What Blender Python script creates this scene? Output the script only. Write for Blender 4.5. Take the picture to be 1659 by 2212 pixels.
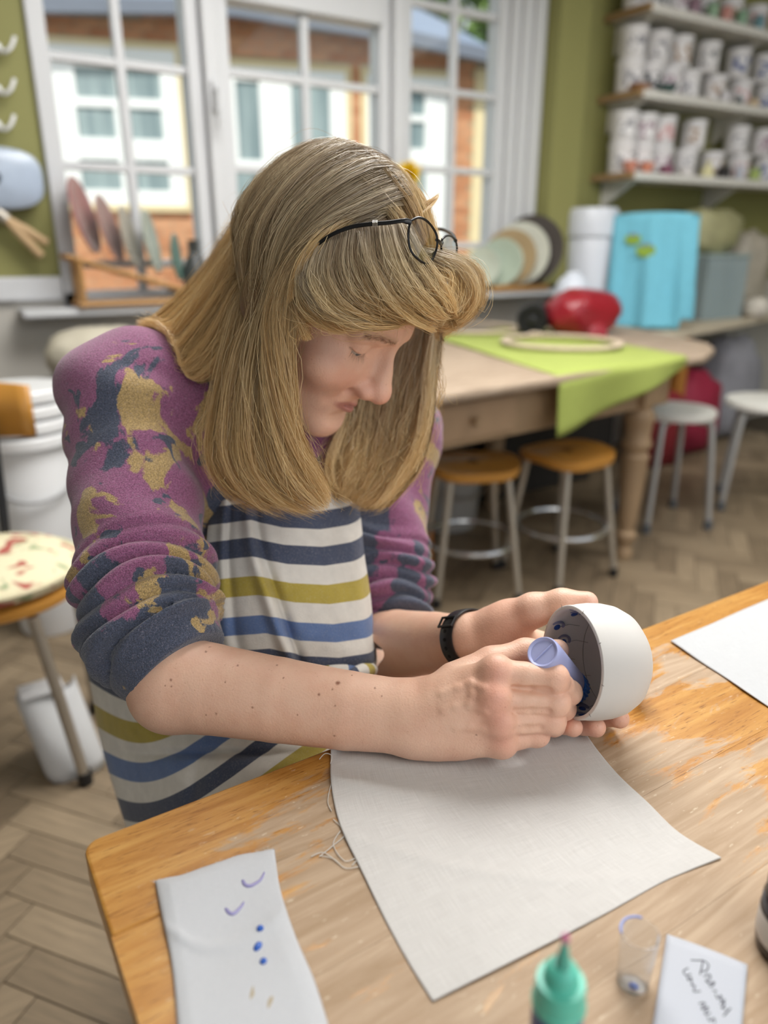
import bpy, math, random
import numpy as np
from mathutils import Vector, Matrix
random.seed(7); rng = np.random.default_rng(7)
for o in list(bpy.data.objects): bpy.data.objects.remove(o, do_unlink=True)
SC = bpy.context.scene; COL = SC.collection
PI = math.pi

# ---------------------------------------------------------------- camera
IW, IH, FPX = 1659, 2212, 1600.0
CAMZ = 1.14; YAW = math.radians(32.0); PIT = math.radians(19.8)
CF = np.array([math.sin(YAW)*math.cos(PIT), math.cos(YAW)*math.cos(PIT), -math.sin(PIT)])
CR = np.array([math.cos(YAW), -math.sin(YAW), 0.0]); CU = np.cross(CR, CF)
CC = np.array([0.0, 0.0, CAMZ])
cam_d = bpy.data.cameras.new('camera'); cam = bpy.data.objects.new('camera', cam_d); COL.objects.link(cam)
m3 = Matrix((CR, CU, -CF)).transposed()
cam.matrix_world = Matrix.Translation(CC) @ m3.to_4x4()
cam_d.sensor_fit = 'VERTICAL'; cam_d.sensor_height = 36.0; cam_d.lens = FPX/IH*36.0
cam_d.clip_start = 0.02; cam_d.clip_end = 200
cam_d.dof.use_dof = True; cam_d.dof.focus_distance = 0.605; cam_d.dof.aperture_fstop = 3.0
SC.camera = cam

# ---------------------------------------------------------------- world, sun, added ceiling fill lights, exposure
wd = bpy.data.worlds.new('world'); SC.world = wd; wd.use_nodes = True
bg = wd.node_tree.nodes['Background']; bg.inputs[0].default_value = (0.86, 0.93, 1.0, 1); bg.inputs[1].default_value = .62
def light(name, kind, loc, aim, energy, color=(1,1,1), size=(1,1), angle=None):
    d = bpy.data.lights.new(name, kind); o = bpy.data.objects.new(name, d); COL.objects.link(o)
    d.energy = energy; d.color = color; o.location = loc
    o.rotation_euler = (Vector(aim)-Vector(loc)).to_track_quat('-Z', 'Y').to_euler()
    if kind == 'AREA': d.shape = 'RECTANGLE'; d.size, d.size_y = size
    if angle is not None: d.angle = angle
    return o
light('sun', 'SUN', (-3, -6, 9), (-3+.4, -6+.75, 9-.95), 2.1, (1.0, .97, .93), angle=math.radians(3))
light('fill_over_table', 'AREA', (1.25, 1.35, 2.62), (1.05, 1.05, 0), 46, (1.0, .985, .96), (1.5, 1.2))  # added area light for daylight from above and behind; no roof opening modelled
light('fill_rear', 'AREA', (0.7, -1.3, 2.62), (.6, -.2, .7), 23, (1.0, .985, .96), (2.2, 1.4))  # added fill behind the camera, not a known fixture
light('fill_side', 'AREA', (3.2, 0.6, 2.62), (3.2, .9, 0), 15, (1.0, .985, .96), (1.4, 1.4))  # added fill for the right half of the room, no real source
SC.view_settings.view_transform = 'Standard'; SC.view_settings.look = 'None'
SC.view_settings.gamma = 1; SC.view_settings.use_curve_mapping = False
SC.view_settings.exposure = 0.9

# ---------------------------------------------------------------- layout helpers
def ray(px, py): return CF + CR*(px-829.5)/FPX - CU*(py-1106)/FPX
def P(px, py, d): return CC + d*ray(px, py)
def onz(px, py, z): v = ray(px, py); return CC + v*((z-CAMZ)/v[2])
def ony(px, py, y): v = ray(px, py); return CC + v*(y/v[1])
def proj(p):
    q = np.asarray(p, float)-CC; d = q@CF
    return np.stack([829.5+FPX*(q@CR)/d, 1106-FPX*(q@CU)/d, d], -1)
def nrm(v): v = np.asarray(v, float); return v/np.linalg.norm(v)

# ---------------------------------------------------------------- materials
def lin(c):
    if isinstance(c, str): c = [int(c[i:i+2], 16)/255 for i in (0, 2, 4)]
    return tuple((x/12.92 if x <= .04045 else ((x+.055)/1.055)**2.4) for x in c) + (1.0,)
class NT:
    def __init__(s, name):
        s.m = bpy.data.materials.new(name); s.m.use_nodes = True; s.t = s.m.node_tree
        s.b = s.t.nodes['Principled BSDF']; s.out = s.t.nodes['Material Output']
    def n(s, typ, **kw):
        x = s.t.nodes.new(typ)
        for k, v in kw.items():
            if k.startswith('i_'):
                key = k[2:]; key = int(key) if key.isdigit() else key.replace('_', ' ')
                s.set(x.inputs[key], v)
            else: setattr(x, k, v)
        return x
    def set(s, inp, v):
        if isinstance(v, bpy.types.NodeSocket): s.t.links.new(v, inp)
        else: inp.default_value = v
    def P(s, **kw):
        for k, v in kw.items(): s.set(s.b.inputs[k.replace('_', ' ')], v)
    def coord(s, which='Object', scale=(1,1,1), rot=(0,0,0), loc=(0,0,0)):
        tc = s.n('ShaderNodeTexCoord'); mp = s.n('ShaderNodeMapping')
        s.t.links.new(tc.outputs[which], mp.inputs[0])
        mp.inputs['Scale'].default_value = scale; mp.inputs['Rotation'].default_value = rot; mp.inputs['Location'].default_value = loc
        return mp.outputs[0]
    def noise(s, co, scale, detail=3, rough=.55, dist=0.0):
        x = s.n('ShaderNodeTexNoise', i_Vector=co, i_Scale=scale, i_Detail=detail, i_Roughness=rough, i_Distortion=dist); return x
    def ramp(s, fac, stops, interp='LINEAR'):
        r = s.n('ShaderNodeValToRGB', i_Fac=fac); cr = r.color_ramp; cr.interpolation = interp
        while len(cr.elements) < len(stops): cr.elements.new(.5)
        for e, (p, c) in zip(cr.elements, stops): e.position = p; e.color = lin(c) if not isinstance(c, (int, float)) else (c, c, c, 1)
        return r.outputs[0]
    def mix(s, fac, a, b, mode='MIX'):
        x = s.n('ShaderNodeMix', data_type='RGBA', blend_type=mode)
        s.set(x.inputs[0], fac); s.set(x.inputs[6], a); s.set(x.inputs[7], b); return x.outputs[2]
    def math(s, op, a, b=0.0, c=None):
        x = s.n('ShaderNodeMath', operation=op); s.set(x.inputs[0], a); s.set(x.inputs[1], b)
        if c is not None: s.set(x.inputs[2], c)
        return x.outputs[0]
    def sep(s, v): x = s.n('ShaderNodeSeparateXYZ', i_0=v); return x.outputs
    def bump(s, h, strength=.3, dist=.002, normal=None):
        x = s.n('ShaderNodeBump', i_Height=h, i_Strength=strength, i_Distance=dist)
        if normal is not None: s.set(x.inputs['Normal'], normal)
        s.P(Normal=x.outputs[0]); return x.outputs[0]
MATS = {}
def simple(name, col, rough=.6, var=.12, vscale=6, metal=0.0, bump=0.0, bscale=200, **kw):
    if name in MATS: return MATS[name]
    t = NT(name); co = t.coord()
    c = lin(col); dk = tuple(x*(1-var) for x in c[:3])+(1,)
    lt = tuple(min(1, x*(1+var*.6)) for x in c[:3])+(1,)
    nz = t.noise(co, vscale, 4)
    t.P(Base_Color=t.mix(nz.outputs[0], dk, lt), Roughness=rough, Metallic=metal, **kw)
    if bump: t.bump(t.noise(co, bscale, 2).outputs[0], bump, .001)
    MATS[name] = t.m; return t.m

# ---------------------------------------------------------------- mesh builder
class MB:
    def __init__(s): s.v = []; s.f = []; s.mi = []; s.n = 0; s.cur = 0
    def add(s, v, f, mi=None):
        v = np.asarray(v, float).reshape(-1, 3); s.v.append(v)
        mi = s.cur if mi is None else mi
        for q in f: s.f.append([i+s.n for i in q]); s.mi.append(mi)
        s.n += len(v); return s
    def box(s, c, size, rot=None, taper=1.0):
        c = np.asarray(c, float); h = np.asarray(size, float)/2
        v = np.array([[x, y, z] for z in (-1, 1) for y in (-1, 1) for x in (-1, 1)], float)
        v[v[:, 2] > 0, :2] *= taper
        v = v*h
        if rot is not None: v = v@np.asarray(rot).T
        return s.add(v+c, [(0,2,3,1),(4,5,7,6),(0,1,5,4),(2,6,7,3),(0,4,6,2),(1,3,7,5)])
    def b2(s, lo, hi): lo = np.asarray(lo, float); hi = np.asarray(hi, float); return s.box((lo+hi)/2, hi-lo)
    def tube(s, pts, rad, n=10, cap=True, closed=False, flat=1.0, up=None):
        pts = np.asarray(pts, float); m = len(pts); rad = np.broadcast_to(np.asarray(rad, float), (m,))
        if closed: tan = np.roll(pts, -1, 0)-np.roll(pts, 1, 0)
        else: tan = np.gradient(pts, axis=0)
        tan /= np.linalg.norm(tan, axis=1)[:, None]+1e-12
        u = np.array(up, float) if up is not None else (np.array([0, 0, 1.]) if abs(tan[0, 2]) < .9 else np.array([1., 0, 0]))
        V = []
        a = np.linspace(0, 2*PI, n, endpoint=False)
        for i in range(m):
            u = u-tan[i]*(u@tan[i]); u /= np.linalg.norm(u)+1e-12; w = np.cross(tan[i], u)
            V.append(pts[i]+rad[i]*(np.cos(a)[:, None]*w+np.sin(a)[:, None]*u*flat))
        F = []
        for i in range(m if closed else m-1):
            j = (i+1) % m
            for k in range(n): l = (k+1) % n; F.append((i*n+k, i*n+l, j*n+l, j*n+k))
        if cap and not closed: F.append(tuple(range(n))[::-1]); F.append(tuple((m-1)*n+k for k in range(n)))
        return s.add(np.concatenate(V), F)
    def lathe(s, prof, c=(0,0,0), axis=(0,0,1), n=28, xref=None, capb=False, capt=False, scale=(1,1)):
        ax = nrm(axis); x = np.array(xref, float) if xref is not None else (np.array([1., 0, 0]) if abs(ax[0]) < .9 else np.array([0, 1., 0]))
        x = nrm(x-ax*(x@ax)); y = np.cross(ax, x); a = np.linspace(0, 2*PI, n, endpoint=False)
        V = []
        for r, z in prof: V.append(np.asarray(c)+ax*z+r*(np.cos(a)[:, None]*x*scale[0]+np.sin(a)[:, None]*y*scale[1]))
        F = []
        for i in range(len(prof)-1):
            for k in range(n): l = (k+1) % n; F.append((i*n+k, i*n+l, (i+1)*n+l, (i+1)*n+k))
        if capb: F.append(tuple(range(n))[::-1])
        if capt: F.append(tuple((len(prof)-1)*n+k for k in range(n)))
        return s.add(np.concatenate(V), F)
    def prism(s, poly, z0, z1):
        poly = np.asarray(poly, float); n = len(poly)
        v = np.concatenate([np.c_[poly, np.full(n, z0)], np.c_[poly, np.full(n, z1)]])
        return s.add(v, [tuple(range(n))[::-1], tuple(range(n, 2*n))]+[(i, (i+1) % n, n+(i+1) % n, n+i) for i in range(n)])
    def grid(s, V, wrap=False):
        nu, nv = V.shape[:2]
        F = [(i*nv+j, (i+1)*nv+j, (i+1)*nv+(j+1), i*nv+j+1) for i in range(nu-1) for j in range(nv-1)]
        return s.add(V.reshape(-1, 3), F)
    def mesh(s, name):
        me = bpy.data.meshes.new(name)
        me.from_pydata(np.concatenate(s.v).tolist(), [], s.f); me.update(); return me
    def obj(s, name, mats, parent=None, smooth=True, bevel=0.0, angle=40, solid=0.0, sub=0, origin=None):
        me = s.mesh(name)
        if not isinstance(mats, (list, tuple)): mats = [mats]
        for m in mats: me.materials.append(m)
        if len(mats) > 1: me.polygons.foreach_set('material_index', s.mi)
        return finish(me, name, parent, smooth, bevel, angle, solid, sub, origin)
def finish(me, name, parent=None, smooth=True, bevel=0, angle=40, solid=0, sub=0, origin=None):
    o = bpy.data.objects.new(name, me); COL.objects.link(o)
    if smooth:
        me.polygons.foreach_set('use_smooth', [True]*len(me.polygons))
        try: me.set_sharp_from_angle(angle=math.radians(angle))
        except Exception: pass
    if solid: md = o.modifiers.new('solid', 'SOLIDIFY'); md.thickness = solid; md.offset = 0
    if sub: md = o.modifiers.new('sub', 'SUBSURF'); md.levels = sub; md.render_levels = sub
    if bevel:
        md = o.modifiers.new('bevel', 'BEVEL'); md.width = bevel; md.segments = 2; md.limit_method = 'ANGLE'; md.harden_normals = False
    if origin is not None:
        me.transform(Matrix.Translation(-Vector(origin))); o.location = origin
    if parent is not None: par(o, parent)
    return o
def par(o, p):
    bpy.context.view_layer.update() if False else None
    o.parent = p; o.matrix_parent_inverse = (Matrix.Translation(p.location) @ p.rotation_euler.to_matrix().to_4x4()).inverted()
    return o
def tag(o, label, cat, group=None, kind=None):
    if label: o['label'] = label
    if cat: o['category'] = cat
    if group: o['group'] = group
    if kind: o['kind'] = kind
    return o
def thing(name, label, cat, loc=(0,0,0), group=None):
    o = bpy.data.objects.new(name, None); COL.objects.link(o); o.location = loc; o.empty_display_size = .05
    return tag(o, label, cat, group)
def struct(o): o['kind'] = 'structure'; return o
def copy_tree(o, parent=None):
    c = o.copy(); COL.objects.link(c); c.parent = parent
    for ch in o.children: copy_tree(ch, c)
    return c
def rotz(a): c, s = math.cos(a), math.sin(a); return np.array([[c, -s, 0], [s, c, 0], [0, 0, 1]])
def catmull(pts, n):
    pts = np.asarray(pts, float); m = len(pts); t = np.linspace(0, m-1, n); i = np.clip(t.astype(int), 0, m-2); f = (t-i)[:, None]
    p0 = pts[np.clip(i-1, 0, m-1)]; p1 = pts[i]; p2 = pts[i+1]; p3 = pts[np.clip(i+2, 0, m-1)]
    return .5*((2*p1)+(-p0+p2)*f+(2*p0-5*p1+4*p2-p3)*f*f+(-p0+3*p1-3*p2+p3)*f**3)
def hnoise(p, seed=0, f=1.0):
    """cheap smooth value noise, p (N,k<=3)"""
    p = np.asarray(p, float)*f; r = np.random.default_rng(seed); out = np.zeros(len(p))
    for k in range(6):
        w = r.normal(size=p.shape[1])*1.3; out += np.sin(p@w*2+r.uniform(0, 6.28))
    return out/6
# ================================================================ THE ROOM
YW = 3.0
def wallmat(name, col, var=.06):
    t = NT(name); co = t.coord()
    c = lin(col); n1 = t.noise(co, 2.5, 5)
    t.P(Base_Color=t.mix(n1.outputs[0], tuple(x*(1-var) for x in c[:3])+(1,), tuple(x*(1+var) for x in c[:3])+(1,)), Roughness=.7)
    t.bump(t.noise(co, 90, 3).outputs[0], .12, .002); return t.m
M_green = wallmat('olive_paint', '83814c'); M_plaster = wallmat('grey_plaster', 'b4b0a8'); M_ceil = wallmat('ceiling_paint', 'e6e4de')
M_white = simple('white_gloss_paint', 'c3c4c6', .45, .04, 5); M_whiteP = simple('white_plastic', 'e2e3e4', .4, .04, 9)
M_steel = simple('brushed_steel', 'b3aca0', .38, .1, 30, .65); M_black = simple('black_plastic', '16161a', .45, .2, 20)
M_dark = simple('dark_crate_brown', '2a2622', .9, .3, 8)  # even dark brown of the storage crates

WX0, WX1, WZ0, WZ1 = .497, 2.728, .93, 2.46
b = MB(); b.b2((-2.6, YW, 1.035), (WX0, YW+.25, 2.7)); b.b2((WX1, YW, .93), (5.6, YW+.25, 2.7)); b.b2((WX0, YW, WZ1), (WX1, YW+.25, 2.7))
struct(b.obj('wall_back', M_green, smooth=False))
b = MB(); b.b2((-2.6, YW-.004, 0), (WX0, YW+.25, 1.035)); b.b2((WX0, YW-.004, 0), (WX1, YW+.25, WZ0)); b.b2((WX1, YW-.004, 0), (5.6, YW+.25, .93))
struct(b.obj('wall_back_lower', M_plaster, smooth=False))
struct(MB().b2((-2.6, YW-.03, .955), (WX0-.005, YW-.002, 1.035)).obj('trim_1', M_white, bevel=.006))
struct(MB().b2((WX1+.006, YW-.13, .955), (2.925, YW-.001, 2.7)).obj('wall_pillar', M_green, bevel=.004))
struct(MB().b2((-2.75, -3.2, 0), (-2.6, YW+.25, 2.7)).obj('wall_left', M_plaster, smooth=False))
struct(MB().b2((5.6, -3.2, 0), (5.75, YW+.25, 2.7)).obj('wall_right', M_green, smooth=False))
struct(MB().b2((-2.75, -3.2, 2.7), (5.75, YW+.6, 2.8)).obj('ceiling', M_ceil, smooth=False))

# ---- floor: herringbone blocks
t = NT('parquet_oak'); co = t.coord(scale=(3, 40, 40)); g = t.noise(co, 2.2, 6, .6, .6)
oi = t.n('ShaderNodeObjectInfo'); gm = t.n('ShaderNodeNewGeometry')
rnd = t.math('FRACT', t.math('ADD', oi.outputs['Random'], t.math('MULTIPLY', gm.outputs['Random Per Island'], 1.0)))
base = t.ramp(rnd, [(0, '7d6c56'), (.5, '8f7d65'), (1, 'a08d73')]); gr = t.ramp(g.outputs[0], [(.3, 'b4b4b4'), (.7, 'ffffff')])
t.P(Base_Color=t.mix(.8, base, gr, 'MULTIPLY'), Roughness=.5); t.bump(g.outputs[0], .15, .002); M_parq = t.m
floor = struct(MB().b2((-2.6, -3.2, -.06), (5.6, YW+.25, -.006)).obj('floor', simple('floor_joint_dark', '4a3f33', .8), smooth=False))
BL, BW = .28, .07; blocks = []
a45 = math.radians(38); r45 = rotz(a45)
for i in range(-90, 90):
    for j in range(-30, 40):
        for k in (0, 1):
            # herringbone lattice
            ox, oy = i*BW + j*BL, i*BW - j*BL
            if k == 0: c = np.array([ox+BL/2, oy+BW/2, 0]); ang = 0.0
            else: c = np.array([ox+BW/2-0.0, oy+BW+BL/2, 0]); ang = PI/2
            w = r45@c + np.array([1.0, 1.2, 0])
            if -1.2 < w[0] < 4.6 and -.4 < w[1] < YW-.02: blocks.append((w, ang+a45))
def blockv(): pass
pc = [proj(w+np.array([0, 0, 0.])) for w, a in blocks]
score = []
for (w, a), q in zip(blocks, pc):
    vis = q[2] > .2 and ((-40 < q[0] < 330 and q[1] > 1380) or (900 < q[0] < 1700 and 1040 < q[1] < 1420))
    score.append(1.0/q[2] if vis else -1)
order = np.argsort(score)[::-1]; chosen = [i for i in order[:295] if score[i] > 0]; cs = set(chosen)
tmpl = MB().box((0, 0, -.003), (BL-.0025, BW-.0025, .006)).mesh('floor_block'); tmpl.materials.append(M_parq)
for i in chosen:
    o = bpy.data.objects.new('floor_block', tmpl); COL.objects.link(o); o.location = blocks[i][0]; o.rotation_euler = (0, 0, blocks[i][1]); par(o, floor)
b = MB()
for i, (w, a) in enumerate(blocks):
    if i not in cs: b.box(w+np.array([0, 0, -.003]), (BL-.0025, BW-.0025, .006), rotz(a))
o = b.obj('floor_block_field', M_parq, floor, smooth=False); o['kind'] = 'stuff'

# ---- window
def glassmat(name, tint=(1,1,1,1), gloss=.08, rough=.02):
    t = NT(name); tr = t.n('ShaderNodeBsdfTransparent', i_0=tint); gl = t.n('ShaderNodeBsdfGlossy', i_Roughness=rough)
    fr = t.n('ShaderNodeFresnel', i_IOR=1.45); f = t.math('MULTIPLY', fr.outputs[0], gloss/.04)
    mx = t.n('ShaderNodeMixShader', i_0=f, i_1=tr.outputs[0], i_2=gl.outputs[0]); t.t.links.new(mx.outputs[0], t.out.inputs[0]); return t.m
M_glass = glassmat('window_glass', (.96, .98, .97, 1), .006)
win = struct(thing('window_1', None, None, (1.6, YW+.04, WZ0)))
FY0, FY1 = YW-.02, YW+.09
b = MB(); b.b2((WX0, FY0, WZ0), (.556, FY1, WZ1)); b.b2((WX0, FY0, WZ1-.06), (WX1, FY1, WZ1)); b.b2((WX0, FY0, WZ0), (WX1, FY1, WZ0+.05))
b.obj('window_frame', M_white, win, bevel=.005)
b = MB(); b.b2((2.491, FY0+.02, WZ0), (2.545, FY1, WZ1)); b.b2((2.548, FY0, WZ0), (2.60, FY1, WZ1)); b.b2((2.603, FY0-.015, WZ0), (2.66, FY1, WZ1)); b.b2((2.663, FY0-.03, WZ0), (WX1, FY1, WZ1))
b.obj('window_jamb', M_white, win, bevel=.006)
for x0, x1 in ((1.031, 1.196), (1.857, 2.014)):
    b = MB(); w = (x1-x0)/3
    b.b2((x0, FY0+.02, WZ0), (x0+w*.92, FY1, WZ1)); b.b2((x0+w, FY0-.01, WZ0), (x0+2*w, FY1, WZ1)); b.b2((x0+2.08*w, FY0+.02, WZ0), (x1, FY1, WZ1))
    b.obj('window_post', M_white, win, bevel=.005)
MB().b2((1.196, FY0, 1.985), (1.857, FY1, 2.15)).obj('transom_rail', M_white, win, bevel=.005)
def bar(lo, hi): MB().b2(lo, hi).obj('glazing_bar', M_white, win, bevel=.004)
by0, by1 = YW+.015, YW+.05
cols = {(.556, 1.031): (.795, (1.075, 1.405, 1.742, 2.08)), (1.196, 1.857): (1.52, (1.09, 1.425, 1.757)), (2.014, 2.491): (2.255, (1.14, 1.466, 1.785, 2.1))}
for (x0, x1), (xv, zs) in cols.items():
    top = WZ1-.06 if xv != 1.52 else 1.985
    bar((xv-.016, by0, WZ0+.05), (xv+.016, by1, top))
    for z in zs: bar((x0, by0+.002, z-.014), (x1, by1-.002, z+.014))
    zz = [WZ0+.05]+list(zs)+[top]
    for za, zb in zip(zz[:-1], zz[1:]):
        for xa, xb in ((x0, xv), (xv, x1)):
            MB().b2((xa, YW+.03, za), (xb, YW+.034, zb)).obj('pane', M_glass, win, smooth=False)
# casement handle on the first post
hz = 1.66; hx = 1.115
b = MB(); b.b2((hx-.012, FY0-.03, hz-.05), (hx+.012, FY0-.012, hz+.05)); b.tube([(hx, FY0-.03, hz+.02), (hx, FY0-.055, hz+.02), (hx-.004, FY0-.06, hz-.03), (hx-.008, FY0-.058, hz-.11)], [.008, .008, .009, .007], 8)
b.obj('casement_handle', M_white, win, bevel=.002)
MB().b2((.335, YW-.15, .902), (2.9, YW+.03, .93)).obj('window_sill', M_white, win, bevel=.008)

# ================================================================ OUTSIDE: brick building
FA = math.radians(75.0); hF = np.array([math.sin(YAW), math.cos(YAW), 0]); hR = np.array([math.cos(YAW), -math.sin(YAW), 0])
fu = math.cos(FA)*hF + math.sin(FA)*hR; fn = np.array([fu[1], -fu[0], 0]);
if fn@hF > 0: fn = -fn                      # outward normal, towards the room
f0 = P(250, 430, 7.0)
def fac(px, py):
    v = ray(px, py); s = ((f0-CC)@fn)/(v@fn); p = CC+v*s; return (p-f0)@fu, p[2]
def fpt(u, z, out=0.0): return np.array([f0[0], f0[1], 0])+fu*u+np.array([0, 0, z])+fn*out
frot = np.stack([fu, -fn, np.array([0, 0, 1.])], 1)
def fbox(b, u0, u1, z0, z1, o0, o1): return b.box(fpt((u0+u1)/2, (z0+z1)/2, (o0+o1)/2), (abs(u1-u0), abs(o1-o0), abs(z1-z0)), frot)
bl = thing('brick_building', 'orange brick building with white sash windows and grey roof outside the window', 'building', tuple(fpt(1.5, 0)))
M_mortar = simple('mortar', 'b9a184', .9); M_upvc = simple('white_upvc', 'f4f3f0', .4, .02); M_cream = simple('cream_render', 'e6d2a6', .7, .08)
t = NT('orange_brick'); oi = t.n('ShaderNodeObjectInfo'); gm = t.n('ShaderNodeNewGeometry'); co = t.coord()
rnd = t.math('FRACT', t.math('ADD', oi.outputs['Random'], gm.outputs['Random Per Island']))
t.P(Base_Color=t.mix(.35, t.ramp(rnd, [(0, 'b5704a'), (.5, 'cc8b60'), (1, 'dba27a')]), t.ramp(t.noise(co, 25, 4).outputs[0], [(.3, 'a06844'), (.7, 'e6b088')])), Roughness=.85); M_brick = t.m
t = NT('net_curtain_pane'); co = t.coord('Object', (1, 1, 1)); zz = t.sep(co)
t.P(Base_Color=t.ramp(t.noise(t.coord(scale=(9, 9, .6)), 1.5, 3).outputs[0], [(.35, '76878a'), (.65, '9dabab')]), Roughness=.6); M_pane = t.m
UL, UR = fac(40, 300)[0]-1.2, fac(1047, 300)[0]; ZT = fac(250, 40)[1]+.12
ev = [fac(60, 36), fac(430, 40), fac(505, 44), fac(820, 92), fac(890, 108), fac(1075, 148)]
ev = [(ev[0][0]-2, ev[0][1])]+ev+[(ev[-1][0]+.35, ev[-1][1]-.12)]
eave = lambda u: float(np.interp(u, [e[0] for e in ev], [e[1] for e in ev]))
wb = MB(); us_ = sorted([UL, UR]+[e[0] for e in ev if UL < e[0] < UR])
for ua, ub in zip(us_[:-1], us_[1:]):
    za, zb = eave(ua)+.07, eave(ub)+.07
    q = [fpt(ua, -.6, 0), fpt(ub, -.6, 0), fpt(ub, zb, 0), fpt(ua, za, 0)]; q2 = [p_-fn*.3 for p_ in q]
    wb.add(np.array(q+q2), [(0, 1, 2, 3), (7, 6, 5, 4), (0, 4, 5, 1), (1, 5, 6, 2), (2, 6, 7, 3), (3, 7, 4, 0)])
wb.obj('wall_core', M_mortar, bl, smooth=False)
# openings: (u0,u1,z0,z1)
def rect(x0, x1, y0, y1): a = fac(x0, (y0+y1)/2)[0]; c = fac(x1, (y0+y1)/2)[0]; xm = (x0+x1)/2; return a, c, fac(xm, y1)[1], fac(xm, y0)[1]
WA = rect(122, 390, 104, 442); WB = rect(470, 748, 150, 640); WC = rect(792, 962, 166, 520)
trims = [(WA, .05), (WB, .04), (WC, .06)]
quoin = rect(1018, 1047, 100, 640)
ch = .075; bwid = .225; bricks = []
z = -.5; row = 0
while z < ZT+.25:
    u = UL + (0 if row % 2 == 0 else -bwid/2)
    while u < UR:
        u0, u1 = max(u, UL), min(u+bwid-.012, quoin[0]-.005)
        segs = [(u0, u1)]
        for (a, c, zb, zt), m in trims:
            if z+ch > zb-m and z < zt+m:
                ns = []
                for s0, s1 in segs:
                    if s1 <= a-m or s0 >= c+m: ns.append((s0, s1))
                    else:
                        if s0 < a-m: ns.append((s0, a-m))
                        if s1 > c+m: ns.append((c+m, s1))
                segs = ns
        for s0, s1 in segs:
            if s1-s0 > .03 and z+ch < min(eave(s0), eave(s1))+.065: bricks.append((s0, s1, z, z+ch-.012))
        u += bwid
    z += ch; row += 1
cand = []
for i, (a, c, z0, z1) in enumerate(bricks):
    q = proj(fpt((a+c)/2, (z0+z1)/2))
    v = 90 < q[0] < 1050 and 40 < q[1] < 560 and not (430 < q[0] < 500 or 825 < q[0] < 885 or (q[1] > 330 and 470 < q[0] < 860)) and c-a > .08
    cand.append(1/q[2]*(c-a) if v else -1)
ch_i = [i for i in np.argsort(cand)[::-1][:295] if cand[i] > 0]; cset = set(ch_i); bm_cache = {}
for i in ch_i:
    a, c, z0, z1 = bricks[i]; k = round((c-a), 2)
    if k not in bm_cache:
        me = MB().box((0, 0, 0), (k, .014, ch-.012)).mesh('brick'); me.materials.append(M_brick); bm_cache[k] = me
    o = bpy.data.objects.new('brick', bm_cache[k]); COL.objects.link(o); o.location = fpt((a+c)/2, (z0+z1)/2, .003); o.rotation_euler = Matrix(frot.tolist()).to_euler(); par(o, bl)
b = MB()
for i, (a, c, z0, z1) in enumerate(bricks):
    if i not in cset: fbox(b, a, c, z0, z1, -.004, .01)
o = b.obj('brick_field', M_brick, bl, smooth=False); o['kind'] = 'stuff'
b = MB(); fbox(b, quoin[0], quoin[1], -.5, eave(quoin[1])-.03, -.01, .03); b.obj('corner_trim', M_cream, bl)
def house_window(R4, name, panes, frame_o=.05, cream=.06):
    a, c, z0, z1 = R4; wn = thing(name, None, None, tuple(fpt((a+c)/2, z0))); par(wn, bl)
    b = MB(); fbox(b, a-cream, a, z0-cream, z1+cream, -.01, .025); fbox(b, c, c+cream, z0-cream, z1+cream, -.01, .025); fbox(b, a, c, z1, z1+cream, -.01, .025); fbox(b, a, c, z0-cream, z0, -.01, .06)
    b.obj('window_surround', M_cream, wn, smooth=False)
    # white frame as a slab with panes cut as strips: build from unique edges
    us = sorted({a, c} | {u for p in panes for u in p[:2]}); zs = sorted({z0, z1} | {u for p in panes for u in p[2:]})
    b = MB()
    for i in range(len(us)-1):
        for j in range(len(zs)-1):
            um, zm = (us[i]+us[i+1])/2, (zs[j]+zs[j+1])/2
            if not any(p[0] < um < p[1] and p[2] < zm < p[3] for p in panes): fbox(b, us[i], us[i+1], zs[j], zs[j+1], -.01, .035)
    b.obj('window_frame', M_upvc, wn, smooth=False)
    for p in panes:
        b = MB(); fbox(b, p[0], p[1], p[2], p[3], -.01, .008); b.obj('pane', M_pane, wn, smooth=False)
house_window(WA, 'sash_window', [rect(*r) for r in ((163, 250, 146, 212), (272, 347, 150, 215), (168, 250, 232, 298), (276, 352, 236, 302), (176, 262, 345, 410), (288, 366, 348, 412))])
house_window(WB, 'double_window', [rect(*r) for r in ((512, 562, 176, 346), (512, 562, 362, 560), (630, 712, 182, 350), (630, 712, 364, 560))])
house_window(WC, 'small_sash_window', [rect(*r) for r in ((826, 868, 198, 250), (878, 916, 198, 250), (826, 868, 264, 322), (878, 916, 264, 322), (826, 868, 356, 420), (878, 918, 356, 420))])
# roof: eave drops to the right; slab with overhang
M_slate = simple('grey_slate', '7c879c', .6, .15, 12)
b = MB()
for (u0, z0), (u1, z1) in zip(ev[:-1], ev[1:]):
    o0, o1 = .34, -2.6; rise = 1.15
    vs = [fpt(u0, z0, o0), fpt(u1, z1, o0), fpt(u1, z1+rise, o1), fpt(u0, z0+rise, o1)]
    lo = [v-np.array([0, 0, .05]) for v in vs]
    b.add(np.array(vs+lo), [(0, 1, 2, 3), (7, 6, 5, 4), (0, 4, 5, 1), (1, 5, 6, 2), (2, 6, 7, 3), (3, 7, 4, 0)])
b.obj('roof', M_slate, bl, smooth=False)
b = MB()
for (u0, z0), (u1, z1) in zip(ev[:-1], ev[1:]):
    vs = [fpt(u0, z0+.06, .36), fpt(u1, z1+.06, .36), fpt(u1, z1+.06, .26), fpt(u0, z0+.06, .26)]; lo = [v-np.array([0, 0, .11]) for v in vs]
    b.add(np.array(vs+lo), [(0, 1, 2, 3), (7, 6, 5, 4), (0, 4, 5, 1), (1, 5, 6, 2), (2, 6, 7, 3), (3, 7, 4, 0)])
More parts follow.
